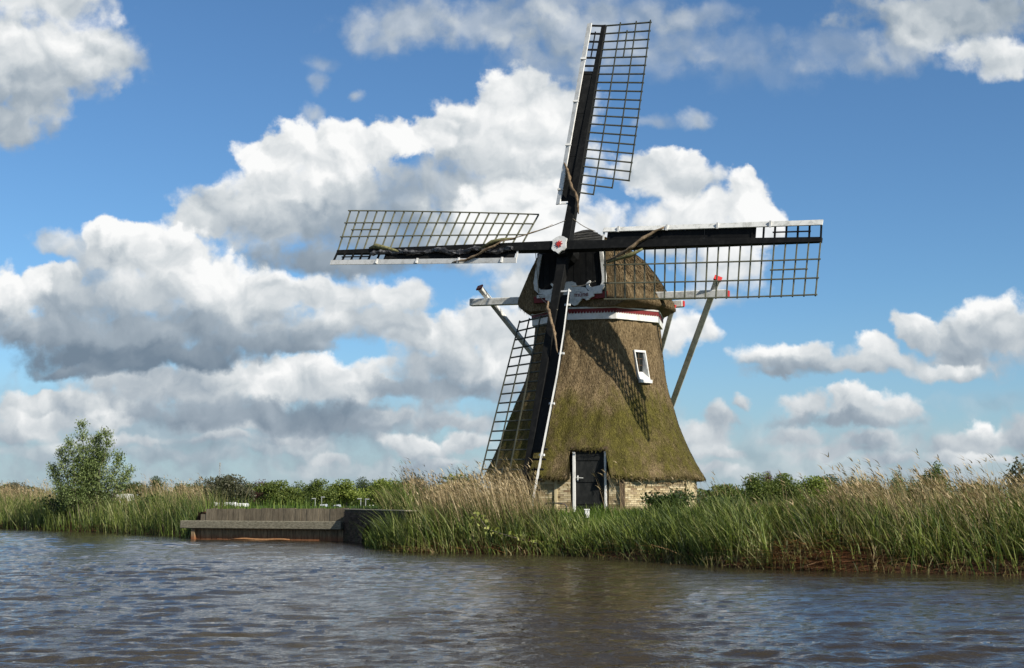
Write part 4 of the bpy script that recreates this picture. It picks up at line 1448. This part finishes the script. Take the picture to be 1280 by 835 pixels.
MB().box(CA + cd * CL / 2 - cn * .15 + Vector((0, 0, CT + .025)), cd * CL / 2, cn * .19, Vector((0, 0, .018))).build('coping', M['wale'], culv, tuple(CA), bevel=.01)
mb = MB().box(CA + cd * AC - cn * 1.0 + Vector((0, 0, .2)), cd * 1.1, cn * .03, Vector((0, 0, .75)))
mb.build('arch_dark_panel', M['darkopening'], culv, tuple(CA))  # near-black panel added behind the arch, its colour standing in for the shade inside

# ------------------------------------------------------------------ reeds and grass
def shore_pts(x0, x1, n, d0, d1, dpow=1.0):
    """random points at distances d0..d1 behind the shore between world x0 and x1 along the shoreline"""
    px = SHORE[:, 0]
    seg = [(a, b) for a, b in zip(SHORE[:-1], SHORE[1:]) if b[0] > x0 and a[0] < x1]
    L = np.array([np.hypot(*(b - a)) for a, b in seg])
    out = []
    ids = rng.choice(len(seg), n, p=L / L.sum())
    u = rng.uniform(0, 1, n)
    d = d0 + (d1 - d0) * rng.uniform(0, 1, n) ** dpow
    A_ = np.array([s[0] for s in seg])[ids]; B_ = np.array([s[1] for s in seg])[ids]
    dv = B_ - A_
    nn = np.stack([-dv[:, 1], dv[:, 0]], 1) / np.hypot(dv[:, 0], dv[:, 1])[:, None]
    P_ = A_ + dv * u[:, None] + nn * d[:, None]
    ok = (P_[:, 0] > x0) & (P_[:, 0] < x1)
    P_ = P_[ok]
    return P_


def px_of(P_):
    return 640 + FPX * P_[:, 0] / (P_[:, 1] * math.cos(PITCH))


def not_mill(P_):
    return np.hypot(P_[:, 0] - 2.62, P_[:, 1] - 40.69) > 3.55


def clump(P_, scale, lo, seed):
    """uneven stand: keep points by a smooth random field"""
    f = np.sin(P_[:, 0] * scale + seed) * np.sin(P_[:, 1] * scale * 1.3 + seed * 2.1) + .6 * np.sin(P_[:, 0] * scale * 2.7 - P_[:, 1] * scale * 1.9 + seed * 3)
    return np.clip(.5 + .4 * f, lo, 1)


def stand(name, label, mat, P_, h, wid_, lean=(-.25, .0), jit=.22, bend=.6, droop=.12, nseg=3, cat='reeds', plume=0.0, hvar=.28):
    N = len(P_)
    z = ground_z(P_[:, 0], P_[:, 1])
    z = np.maximum(z, -.12) - .03
    base = np.column_stack([P_, z])
    hh = (h if np.ndim(h) else np.full(N, h)) * (1 + rng.normal(0, hvar, N)).clip(.35, 1.6)
    ln = np.stack([hh * (lean[0] + rng.normal(0, jit, N)), hh * (lean[1] + rng.normal(0, jit, N))], 1)
    parts = [blades(base, hh, ln, bend, wid_ * rng.uniform(.6, 1.4, N), droop, nseg)]
    if plume:
        # feathery seed heads: a few short barbs near the top of the taller stems
        sel = rng.uniform(size=N) < plume
        for j in range(3):
            tf = rng.uniform(.86, .99, sel.sum())
            k = (1 - bend) * tf + bend * tf * tf
            b2 = base[sel].copy()
            b2[:, 0] += ln[sel, 0] * k; b2[:, 1] += ln[sel, 1] * k; b2[:, 2] += hh[sel] * (tf - droop * tf ** 3)
            m = sel.sum()
            l2 = np.stack([-.10 + rng.normal(0, .05, m), rng.normal(0, .05, m)], 1)
            parts.append(blades(b2, rng.uniform(.05, .14, m), l2, .5, np.full(m, .028), .1, 2))
    V, T, Q_ = join(parts)
    o = link(name, np_mesh(name, V, T, Q_), mat)
    return tag(o, label, cat, None, 'stuff')


def hfield(P_, xs, hs):
    return np.interp(px_of(P_), xs, hs)


# left bank
Pl = shore_pts(-27, -11.5, 15000, -.12, 3.2)
stand('green_reeds', 'green reeds along the far left bank below the young willow', M['green'], Pl, .95, .026, (-.12, 0))
Pl = shore_pts(-27, -11.2, 8000, .5, 4.5)
stand('olive_reeds', 'olive half-dry reeds mixed into the far left bank', M['mixed'], Pl, 1.05, .018, (-.25, 0), .3)
Pl = shore_pts(-34, -11.0, 9000, 2.2, 7)
x_ = px_of(Pl)
Pl = Pl[rng.uniform(size=len(Pl)) < np.interp(x_, [-50, 60, 75, 150, 200, 235, 258, 265], [1, 1, .12, .25, .7, 1, .9, 0])]
stand('dry_reeds', 'pale tan dry reeds topping the far left bank', M['tan'], Pl, 1.05, .016, (-.14, 0), .13, .5, .03, plume=.6)
# strip behind the quay
a_, b_ = np.array(QA)[:2], np.array(QB)[:2]
u = rng.uniform(-.05, 1.45, 1500)
Pq = a_ + (b_ - a_) * u[:, None] + np.array([-qn.x, -qn.y]) * rng.uniform(.5, 3.0, len(u))[:, None]
Pq = Pq[rng.uniform(size=len(Pq)) < clump(Pq, 1.3, .02, 2.)]
stand('grass_strip', 'thin green reed shoots growing behind the timber quay', M['lush'], Pq, .42, .028, (-.03, 0), .1, .4, .03, cat='grass')
# beside the culvert and on the point left of the mill
Pk = np.array([(-3.75, 38.3)]) + rng.normal(0, 1, (300, 2)) * np.array([.22, .5])
Pk = Pk[shore_dist(Pk[:, 0], Pk[:, 1]) < .0]
Pk = np.concatenate([Pk, np.array([(-3.35, 37.1)]) + rng.normal(0, 1, (700, 2)) * np.array([.26, .55])])
Pk = Pk[shore_dist(Pk[:, 0], Pk[:, 1]) < .05]
o_ = stand('green_reeds', 'loose tuft of green reeds in the water before the culvert arch', M['green'], Pk, hfield(Pk, [470, 485, 500], [.62, .8, 1.1]), .026, (-.2, 0), .3, hvar=.35)
def edge_thin(P_, xs, d_open):
    """keep the stems away from the waterline where the bank lies open"""
    d = shore_dist(P_[:, 0], P_[:, 1])
    e = np.interp(px_of(P_), xs, d_open)
    return P_[(d > e) | (rng.uniform(size=len(P_)) < .10)]


Pc = shore_pts(-4.2, 1.3, 13000, -.15, 3.6)
Pc = Pc[not_mill(Pc)]
Pc = Pc[rng.uniform(size=len(Pc)) < clump(Pc, 1.6, .3, 1.1)]
h = hfield(Pc, [455, 500, 560, 640, 670, 700], [.72, .88, .74, .62, .5, .42])
stand('green_reeds', 'green reeds on the point left of the mill', M['green'], Pc, h, .027, (-.22, 0), .28, hvar=.35)
Pc = shore_pts(-4.2, 1.3, 3600, .2, 3.6)
Pc = Pc[not_mill(Pc)]
stand('olive_reeds', 'olive half-dry reeds mixed into the point left of the mill', M['mixed'], Pc, .85, .018, (-.28, 0), .3, .5)
Pc = shore_pts(-3.6, 1.1, 8000, 1.0, 4.6)
Pc = Pc[not_mill(Pc)]
x_ = px_of(Pc)
keep = np.interp(x_, [500, 520, 655, 668, 690], [.0, 1, 1, .5, 0])
Pc = Pc[rng.uniform(size=len(Pc)) < keep * clump(Pc, 1.1, .25, .4)]
h = hfield(Pc, [500, 525, 560, 600, 660], [1.38, 1.22, 1.12, 1.2, 1.15])
stand('dry_reeds', 'tall tan dry reeds bending left in front of the lower sail', M['tan'], Pc, h, .015, (-.22, 0), .10, .75, .04, 4, plume=.4, hvar=.24)
# grass in front of the mill
Pm = shore_pts(.6, 5.2, 15000, -.1, 2.3)
Pm = Pm[rng.uniform(size=len(Pm)) < clump(Pm, 2.1, .3, 2.3)]
Pm = edge_thin(Pm, [600, 640, 680, 720, 760, 800, 850, 900], [.05, .3, .1, .05, .22, .25, .05, .1])
h = hfield(Pm, [650, 720, 760, 820, 860, 900], [.48, .40, .40, .52, .64, .72])
stand('green_reeds', 'lush green reed grass on the bank straight below the mill door', M['green'], Pm, h, .027, (-.16, 0), .32, hvar=.38)
Pm = np.stack([rng.uniform(-.6, 7.0, 17000), rng.uniform(29.5, 38.2, 17000)], 1)
Pm = Pm[(shore_dist(Pm[:, 0], Pm[:, 1]) > 1.2) & not_mill(Pm)]
stand('short_grass', 'short bright green grass on the mound around the mill', M['lush'], Pm, .20, .017, (-.1, 0), .4, cat='grass', hvar=.4)
# right bank
Pr = shore_pts(4.0, 16, 36000, -.12, 3.4, .9)
Pr = Pr[rng.uniform(size=len(Pr)) < clump(Pr, 1.5, .28, .9)]
Pr = edge_thin(Pr, [860, 915, 940, 1000, 1070, 1110, 1150, 1300], [.08, .18, .74, .80, .68, .25, .12, .10])
h = hfield(Pr, [860, 920, 1000, 1100, 1280], [.58, .56, .54, .62, .68])
stand('green_reeds', 'dense dark green reeds on the bank right of the mill', M['green'], Pr, h, .027, (-.26, 0), .30, hvar=.36)
Pr = shore_pts(3.7, 17, 17000, .5, 5.0)
Pr = Pr[not_mill(Pr)]
Pr = Pr[rng.uniform(size=len(Pr)) < clump(Pr, 1.1, .3, 2.9)]
h = hfield(Pr, [860, 920, 1000, 1100, 1280], [.56, .60, .62, .77, .82])
stand('olive_reeds', 'olive half-dry reeds mixed into the bank right of the mill', M['mixed'], Pr, h, .017, (-.30, 0), .25, .5, hvar=.32)
Pr = shore_pts(4.5, 18, 24000, 1.4, 6.0)
Pr = Pr[not_mill(Pr)]
x_ = px_of(Pr)
Pr = Pr[rng.uniform(size=len(Pr)) < np.interp(x_, [860, 900, 1030, 1070, 1130, 1180, 1290], [.25, .2, .28, .9, .75, 1, .95]) * clump(Pr, 1.2, .2, 1.7)]
h = hfield(Pr, [860, 1000, 1080, 1180, 1280], [.58, .54, .80, .83, .83])
stand('dry_reeds', 'tall tan dry reeds topping the bank at the far right', M['tan'], Pr, h, .012, (-.30, 0), .15, .55, .05, 4, plume=.3, hvar=.22)
# bent and broken leaves tangled into the stands
for x0, x1, n_, d1_, h_, lab in ((-3.4, 1.2, 2200, 2.6, .62, 'bent tangled leaves in the reeds of the point'), (1.0, 5.0, 1700, 1.8, .42, 'bent tangled leaves in the grass below the mill door'), (4.0, 14, 6500, 3.2, .66, 'bent tangled leaves in the reeds of the right bank')):
    Pt = shore_pts(x0, x1, n_, .25, d1_)
    stand('tangled_leaves', lab, M['tangle'], Pt, h_, .026, (-.35, -.1), .5, .65, .42, 3, hvar=.4)
# tall single plumes standing above the rest
Ps = shore_pts(-3.4, 17, 900, 1.2, 5)
x_ = px_of(Ps)
Ps = Ps[not_mill(Ps) & (rng.uniform(size=len(Ps)) < np.interp(x_, [490, 510, 560, 620, 700, 760, 880, 1040, 1060, 1280], [0, .5, .4, .1, 0, .06, .06, .2, .5, .5]))]
h = hfield(Ps, [490, 560, 760, 900, 1100, 1280], [1.55, 1.3, .9, 1.05, 1.3, 1.4])
stand('reed_plumes', 'single tall dry reed plumes standing above the reed beds', M['tan'], Ps, h, .010, (-.16, 0), .12, .6, .03, 4, plume=1.0, hvar=.12)
# dry stems leaning across the foot of the mill wall
Pw = np.stack([rng.uniform(2.6, 6.0, 110), rng.uniform(35.2, 37.0, 110)], 1)
Pw = Pw[not_mill(Pw)]
stand('reed_plumes', 'thin dry stems leaning across the brick foot of the mill', M['tan'], Pw, 1.0, .010, (-.25, 0), .12, .5, .05, 3, plume=.5, hvar=.3)
# sedge along the water, bending over
Pe = shore_pts(-3.2, 14, 2600, -.25, .35)
stand('sedge', 'loose sedge leaves drooping over the edge of the water below the mill', M['mixed'], Pe, .5, .018, (-.05, -.25), .5, .7, .45, 3)
Pe = shore_pts(-26, -11.6, 900, -.2, .3)
stand('sedge', 'loose sedge leaves at the water under the left bank', M['lush'], Pe, .45, .022, (-.05, -.2), .4, .7, .35, 3)


def fallen(name, label, x0, x1, n, d0, d1, ztop, dens=None):
    P_ = shore_pts(x0, x1, n, d0, d1)
    if dens is not None:
        P_ = P_[rng.uniform(size=len(P_)) < np.interp(px_of(P_), *dens)]
    N = len(P_)
    z = np.maximum(ground_z(P_[:, 0], P_[:, 1]), 0) + rng.uniform(0, 1, N) ** 2 * ztop
    base = np.column_stack([P_, z])
    L = rng.uniform(.3, 1.35, N)
    ang = rng.normal(np.pi + .25, .38, N)
    ln = np.stack([-np.cos(ang) * L, -np.abs(np.sin(ang)) * L * .8], 1)
    ln[:, 0] *= np.where(rng.uniform(size=N) < .3, -1, 1)
    V, T, Q_ = blades(base, rng.normal(.10, .10, N) * L, ln, .15, rng.uniform(.010, .024, N), .5, 3, yaw=rng.normal(np.pi / 2, .5, N))
    o = link(name, np_mesh(name, V, T, Q_), M['rust'])
    return tag(o, label, 'reeds', None, 'stuff')


fallen('fallen_reeds', 'rust brown broken reeds lying along the waterline right of the mill', .0, 15, 9000, -.14, .95, .28, ([600, 690, 720, 760, 860, 900, 940, 1075, 1110, 1280], [.35, .3, .08, .28, .15, .10, 1, 1, .3, .22]))
fallen('fallen_reeds', 'few brown broken reeds along the left bank waterline', -26, -11.6, 1100, -.05, .4, .12)
fallen('fallen_reeds', 'brown broken reeds at the tip of the point by the culvert', -3.2, .2, 900, -.05, .4, .10)

# ------------------------------------------------------------------ plants and trees
def tube_limb(mb, a, b, r0, r1, sag=0.0, n=5, seg=4):
    pts = []
    for i in range(seg + 1):
        f = i / seg
        p = Vector(a).lerp(Vector(b), f) + Vector((random.uniform(-1, 1), random.uniform(-1, 1), 0)) * .03 * (b - a).length * math.sin(math.pi * f)
        pts.append(p)
    mb.tube(pts, [r0 + (r1 - r0) * i / seg for i in range(seg + 1)], n)
    return pts


# young willow on the left bank
WB = Vector((-19.1, 58.4, 0)); WB.z = float(ground_z(WB.x, WB.y))
will = empty('willow_bush', WB, 'young many-stemmed willow standing in the reeds on the left bank', 'tree')
stems, pts_l = MB(), []
for sx, top, lean_ in ((-.15, 4.1, -.15), (.05, 3.6, .35), (.25, 3.75, .75), (-.35, 2.9, -1.0), (.4, 2.7, 1.15), (-.5, 2.2, -1.25), (.1, 3.4, .1), (.5, 2.0, 1.5), (-.2, 3.3, -.6), (.0, 3.0, -.25), (.15, 2.9, .4), (-.05, 2.4, .0)):
    a = Vector((sx, random.uniform(-.3, .3), -.1))
    b = Vector((sx + lean_ * .9, random.uniform(-.5, .5), top))
    sp_ = tube_limb(stems, a, b, .045, .008, seg=8)
    for i, p in enumerate(sp_[2:], 2):
        for _ in range(4):
            L = .44 * (1.15 - i / 10) + .08
            ang = random.uniform(0, 6.28)
            e = p + Vector((math.cos(ang) * L * .75, math.sin(ang) * L * .75, L * random.uniform(.3, 1.0)))
            tube_limb(stems, p, e, .012, .004, n=4, seg=2)
            for _k in range(66):
                f = random.uniform(.15, 1.08)
                q = p.lerp(e, f)
                pts_l.append((q.x + random.gauss(0, .12), q.y + random.gauss(0, .12), q.z + random.gauss(0, .12)))
stems.build('trunk', M['bark'], will)
pl = np.array(pts_l)
V, _, Q_ = leaf_cloud(pl, .108, .38, np.array([0, 0, .5]))
link('crown', np_mesh('crown', V, None, Q_), M['leaf_willow'], will)


def bush(name, loc, w, h, n, leaf, size, label, cat='bush', depth=None):
    o = empty(name, loc, label, cat)
    depth = depth or w
    st_, pts = MB(), []
    for _ in range(9):
        a = Vector((random.gauss(0, w * .08), random.gauss(0, w * .08), -.1))
        b = Vector((random.uniform(-.42, .42) * w, random.uniform(-.42, .42) * depth, h * random.uniform(.55, .95)))
        tube_limb(st_, a, b, .02, .006, n=4, seg=3)
        for _k in range(n // 9):
            f = random.uniform(.3, 1.05)
            q = a.lerp(b, f)
            pts.append((q.x + random.gauss(0, w * .10), q.y + random.gauss(0, depth * .10), q.z + random.gauss(0, h * .10)))
    st_.build('stem', M['bark'], o)
    V, _, Q_ = leaf_cloud(np.array(pts), size, .6)
    link('foliage', np_mesh('foliage', V, None, Q_), M['leaf_' + leaf], o)
    return o


bush('weed_clump', (4.05, 34.9, float(ground_z(4.05, 34.9))), 1.7, .62, 3000, 'weed', .085, 'dark leafy weed clump before the right half of the mill wall', 'plant', 1.0)
bush('weed_clump', (5.5, 34.3, float(ground_z(5.5, 34.3))), 1.5, .55, 2000, 'weed', .08, 'low leafy weeds right of the mill, next to the corner pier', 'plant', 1.0)
bush('bramble', (-15.9, 56.0, float(ground_z(-15.9, 56.0))), 2.6, 1.05, 1500, 'weed', .14, 'dark green bramble in the left bank reeds right of the willow', 'bush')
bush('bramble', (-20.6, 59.8, float(ground_z(-20.6, 59.8))), 2.4, 1.05, 1200, 'weed', .14, 'dark green bramble in the left bank reeds left of the willow', 'bush')

# sprawling stem with round pale leaves on the point
ys = empty('trailing_plant', (-.95, 33.6, .3), 'trailing plant with round yellow-green leaves hanging over the point left of the mill', 'plant')
st_, pts = MB(), []
path = [Vector((-.98, 33.3, 1.02)), Vector((-.80, 33.2, .86)), Vector((-.62, 33.1, .62)), Vector((-.25, 32.95, .50)), Vector((.2, 32.85, .38)), Vector((.6, 32.7, .28)), Vector((.95, 32.6, .20))]
st_.tube([p - Vector((-.95, 33.6, .3)) for p in path], .012, 5)
for i in range(len(path) - 1):
    for _ in range(13):
        q = path[i].lerp(path[i + 1], random.random()) - Vector((-.95, 33.6, .3))
        pts.append((q.x + random.gauss(0, .06), q.y + random.gauss(-.05, .05), q.z + random.gauss(.01, .05)))
st_.build('stem', M['bark'], ys)
V, _, Q_ = leaf_cloud(np.array(pts), .10, .85)
link('foliage', np_mesh('foliage', V, None, Q_), M['leaf_yellow'], ys)


def tree(px, topy, wpx, dist, leaf, label, name='tree', trunk=True, squat=.92, n=6600, airy=0.0, group='trees on the horizon'):
    """a far tree: trunk, limbs and a crown of leaf clumps; px/topy give its place, dist its distance"""
    x = (px - 640) / FPX * dist
    base = -.72 if dist > 90 else float(ground_z(x, dist))
    topy -= 3.5 if dist > 180 else 0
    top = CAM_H + (HORIZON - topy) / FPX * dist
    h = top - base
    w = wpx * (1.28 if dist > 180 else 1.0) / FPX * dist
    o = empty(name, (x, dist, base), label, 'tree', group)
    st_ = MB()
    ctr = Vector((0, 0, h * (1 - squat / 2)))
    st_.tube([(0, 0, -.2), (random.gauss(0, .02) * h, 0, h * .25), (random.gauss(0, .03) * h, 0, h * .55), (0, 0, h * .85)], [w * .045, w * .035, w * .025, w * .008], 6)
    lumps = []
    for _ in range(22):
        v = Vector((random.gauss(0, 1), random.gauss(0, 1), random.gauss(0, 1))).normalized() * random.random() ** .4
        c = Vector((v.x * w * .40, v.y * w * .40, ctr.z + v.z * h * squat * .36))
        # rounded outline: narrow at the top
        lumps.append((c, w * random.uniform(.13, .24), h * squat * random.uniform(.12, .22)))
        tube_limb(st_, Vector((0, 0, h * random.uniform(.25, .5))), c, w * .018, w * .005, n=4, seg=2)
    lumps.append((Vector((random.uniform(-.1, .1) * w, 0, h - h * squat * .18)), w * .2, h * squat * .18))
    pts = []
    for c, rx, rz in lumps:
        m = n // len(lumps)
        v = rng.normal(size=(m, 3)); v /= np.linalg.norm(v, axis=1)[:, None]
        v *= (rng.uniform(size=(m, 1)) ** (.33 if not airy else .5))
        pts.append(np.array(c) + v * np.array([rx, rx, rz]) * (1.15 + airy * .4))
    pts = np.concatenate(pts)
    pts[:, 2] = np.minimum(pts[:, 2], h)
    st_.build('trunk', M['bark'], o)
    V, _, Q_ = leaf_cloud(pts, max(.17, w * .038), .7)
    link('crown', np_mesh('crown', V, None, Q_), M['leaf_' + leaf], o)
    return o


far = [
    (10, 609, 40, 330, 'dark', 'low dark tree at the far left edge behind the tan reeds'),
    (24, 607, 34, 330, 'grey', 'low grey-green tree at the far left, second from the edge'),
    (168, 605, 36, 300, 'dark', 'dark tree just right of the young willow'),
    (198, 599, 26, 300, 'dark', 'narrow dark tree rising right of the young willow'),
    (230, 608, 34, 320, 'dark', 'low dark tree behind the left end of the timber quay'),
    (250, 607, 30, 300, 'dark', 'small dark tree left of the large grey tree'),
    (286, 597, 54, 270, 'grey', 'broad grey-green half-bare tree below the thin mast'),
    (315, 606, 30, 330, 'dark', 'dark tree between the grey tree and the red-topped one'),
    (330, 603, 30, 300, 'red', 'dark red leafed tree behind the timber quay'),
    (350, 604, 46, 280, 'mid', 'round green tree in front of the dark red tree'),
    (372, 605, 34, 300, 'mid', 'loose green tree right of the dark red tree'),
    (403, 602, 38, 270, 'mid', 'round green tree above the parked grey car'),
    (434, 603, 42, 290, 'bright', 'light olive green tree left of the lamp posts'),
    (457, 600, 30, 300, 'dark', 'tall dark green tree behind the lamp posts'),
    (480, 602, 44, 260, 'bright', 'light green tree right of the lamp posts'),
    (500, 603, 40, 260, 'bright', 'light green tree half hidden by the reeds of the point'),
    (516, 597, 34, 300, 'grey', 'grey-green tree behind the first tall reeds of the point'),
    (572, 597, 74, 240, 'bright', 'wide light green tree between the tall reeds and the left edge of the mill'),
    (545, 612, 60, 300, 'mid', 'low green tree behind the tan reeds of the point'),
    (905, 609, 46, 300, 'mid', 'low green tree at the right foot of the mill'),
    (945, 595, 42, 210, 'mid', 'clipped round green tree right of the mill'),
    (975, 596, 44, 210, 'mid', 'rounded green tree joined to the right side of the clipped one'),
    (957, 593, 18, 260, 'red', 'reddish tree top showing between the two round green trees'),
    (1012, 599, 50, 230, 'bright', 'loose light green tree behind the reeds right of the round trees'),
    (1030, 597, 34, 280, 'dark', 'dark tree behind the loose light green tree'),
    (1068, 600, 46, 230, 'mid', 'green tree behind the tan reeds right of centre'),
    (1090, 606, 40, 260, 'dark', 'low dark tree behind the tan reeds right of centre'),
    (1117, 589, 26, 160, 'willow', 'slim pale tree above the right reeds'),
    (1137, 601, 30, 180, 'mid', 'small green tree between the slim pale tree and the tall dark one'),
    (1167, 577, 38, 130, 'mid', 'tall ragged green tree above the right reeds'),
    (1150, 594, 24, 140, 'mid', 'small green tree leaning on the tall ragged tree'),
    (1210, 606, 50, 220, 'dark', 'low dark tree behind the far right reeds'),
]
for px, ty, wd, ds, lf, lab in far:
    tree(px, ty, wd, ds, lf, lab, airy=.5 if lf in ('grey', 'willow') else .15)
tree(1266, 572, 40, 70, 'grey', 'half-bare twiggy tree at the right edge of the picture', airy=1.0, n=900, squat=.7)
tree(1240, 606, 26, 80, 'red', 'low reddish shrub left of the half-bare tree at the right edge', airy=.5, n=700)
# the closed dark hedge between and below the single trees
hp_ = []
for x0, x1, zt in ((-420, 20, 4.3), (45, 260, 4.0)):
    m = 34000 if x0 < 0 else 15000
    xx = rng.uniform(x0, x1, m); yy = rng.uniform(340, 372, m)
    zz = -.7 + rng.uniform(0, 1, m) * (zt + 1.0 * np.sin(xx * .13) + .8 * np.sin(xx * .37 + 2))
    hp_.append(np.stack([xx, yy, zz], 1))
V, _, Q_ = leaf_cloud(np.concatenate(hp_), 1.0, .7)
tag(link('distant_woodland', np_mesh('distant_woodland', V, None, Q_), M['leaf_dark']), 'low band of distant dark woodland behind the single trees', 'woodland', None, 'stuff')

# ------------------------------------------------------------------ far small things
def caravan(px, dist, wpx, topy, label, mat='caravan', win=True, rz=0.0, boatlike=False):
    x = (px - 640) / FPX * dist
    top = CAM_H + (HORIZON - topy) / FPX * dist
    w, base = wpx / FPX * dist, -.70
    h = top - base
    o = empty('caravan' if mat == 'caravan' else 'parked_car', (x, dist, base), label, 'caravan' if mat == 'caravan' else 'car', 'vehicles parked behind the quay')
    o.rotation_euler.z = rz
    dp = 1.0
    if mat == 'caravan':
        out = [(-.5, .22), (-.48, .78), (-.42, .96), (-.3, 1.0), (.36, 1.0), (.45, .93), (.5, .62), (.48, .22)]
    else:
        out = [(-.5, .20), (-.5, .55), (-.34, .62), (-.22, .97), (.18, 1.0), (.34, .64), (.49, .56), (.5, .20)]
    MB().prism([(p[0] * w, -dp, p[1] * h) for p in out], (0, 2 * dp, 0)).build('body', M[mat], o, bevel=.05)
    for a, b in ((-.36, -.08), (.02, .32)) if mat == 'caravan' else ((-.22, -.02), (.01, .2)):
        MB().box(((a + b) / 2 * w, -dp - .012, h * (.72 if mat == 'caravan' else .79)), ((b - a) / 2 * w, 0, 0), (0, .015, 0), (0, 0, h * .10)).build('window', M['glass'], o)
    for a in ((0.0,) if mat == 'caravan' else (-.32, .32)):
        MB().tube([(a * w, -dp - .02, h * .15), (a * w, -dp + .2, h * .15)], h * .15, 12).build('wheel', M['metal'], o)
    return o


caravan(276, 150, 16, 628, 'white caravan leftmost of those behind the timber quay')
caravan(291, 156, 15, 627.6, 'white caravan in the middle of the row behind the timber quay')
caravan(306, 148, 14, 629, 'white caravan rightmost of the row behind the timber quay')
caravan(158, 150, 24, 617.5, 'long white caravan seen through the reeds right of the willow')
caravan(129, 150, 10, 616, 'small white caravan seen behind the stems of the willow')
caravan(407, 150, 17, 630, 'parked grey car left of two, above the right end of the quay', 'caravangrey')
caravan(424, 152, 15, 630.5, 'parked grey car right of two, next to the corner of the culvert', 'caravangrey')


def lamp(px, topy, dist, label, arm=1):
    x = (px - 640) / FPX * dist
    top = CAM_H + (HORIZON - topy) / FPX * dist
    o = empty('street_lamp', (x, dist, -.7), label, 'street lamp', 'short lamp posts behind the quay')
    h = top + .7
    MB().tube([(0, 0, -.1), (0, 0, h)], [.055, .04], 7).build('post', M['greymetal'], o)
    MB().box((arm * .14, 0, h), (.22, 0, 0), (0, .10, 0), (0, 0, .05)).build('lamp_head', M['greymetal'], o, bevel=.02)


lamp(452.5, 623.5, 130, 'short grey lamp post left of the pair above the culvert', -1)
lamp(458.5, 624, 130, 'short grey lamp post right of the pair above the culvert', 1)
lamp(396, 623.3, 140, 'thin lamp post left of the grey cars', -1)
lamp(404, 621.5, 150, 'taller lamp post rising behind the left grey car', 1)
for px, ty, lab in ((463.5, 631, 'short pale bollard right of the lamp pair'), (467.5, 631, 'short pale bollard farthest right of the lamp pair')):
    d_ = 70
    b = empty('bollard', ((px - 640) / FPX * d_, d_, -.3), lab, 'bollard', 'bollards behind the culvert')
    hh = CAM_H + (HORIZON - ty) / FPX * d_ + .3
    MB().tube([(0, 0, -.2), (0, 0, hh - .06), (0, 0, hh)], [.05, .05, .02], 8).build('post', M['beam'], b)

# lattice radio mast on the horizon
D_ = 900
mx_, mz = (276.5 - 640) / FPX * D_, CAM_H + (HORIZON - 578.5) / FPX * D_
mast = empty('radio_mast', (mx_, D_, -.7), 'thin grey lattice radio mast far away above the grey-green tree', 'mast')
mb, H_m = MB(), mz + .7
for a in range(3):
    mb.tube([(.9 * math.cos(a * 2.094), .9 * math.sin(a * 2.094), 0), (.42 * math.cos(a * 2.094), .42 * math.sin(a * 2.094), H_m)], .10, 5)
for i in range(16):
    z = H_m * i / 16
    for a in range(3):
        r0, r1 = .9 - .48 * i / 16, .9 - .48 * (i + 1) / 16
        mb.bar((r0 * math.cos(a * 2.094), r0 * math.sin(a * 2.094), z), (r1 * math.cos((a + 1) * 2.094), r1 * math.sin((a + 1) * 2.094), z + H_m / 16), .07)
mb.build('tower', M['greymetal'], mast)
MB().box((.45, 0, H_m - 1.5), (.25, 0, 0), (0, .25, 0), (0, 0, 1.3)).build('antenna', M['greymetal'], mast)

# dark rail in the right-hand reeds
gp = Vector((5.72, 31.0, float(ground_z(5.72, 31.0))))
gr = empty('field_gate', gp, 'dark gate top bar showing in the green reeds right of the mill', 'gate')
zt = 1.25 - gp.z
MB().bar((-.05, 0, zt), (1.0, .15, zt), .09, .07).build('top_bar', M['post'], gr)
MB().bar((-.02, 0, zt - .35), (.98, .15, zt - .35), .07, .05).build('lower_bar', M['post'], gr)
for x in (0.02, .96):
    MB().bar((x, .15 * x + .07, -.2), (x, .15 * x + .07, zt + .03), .10, .10).build('post', M['post'], gr)

# leaves afloat
for px, py, lab in ((482, 683, 'yellow-green floating water lily leaf off the tip of the point'), (1237, 716, 'small pale floating leaf near the right bank')):
    r = ray(px, py)
    P = Vector((0, 0, CAM_H)) + r * (-CAM_H / r.z)
    l_ = empty('floating_leaf', (P.x, P.y, .03), lab, 'leaf')
    for q in range(3 if px < 600 else 1):
        pts = [(.13 * math.cos(a) * (1 + .1 * math.sin(3 * a)) + q * .14 - .1, .10 * math.sin(a) + .05 * (q % 2), .02 + .03 * q + .06 * math.cos(a) * (q - 1)) for a in np.linspace(0, 5.9, 12)]
        MB().prism(pts, (0, 0, .008)).build('leaf_blade', M['leaf_yellow'], l_)
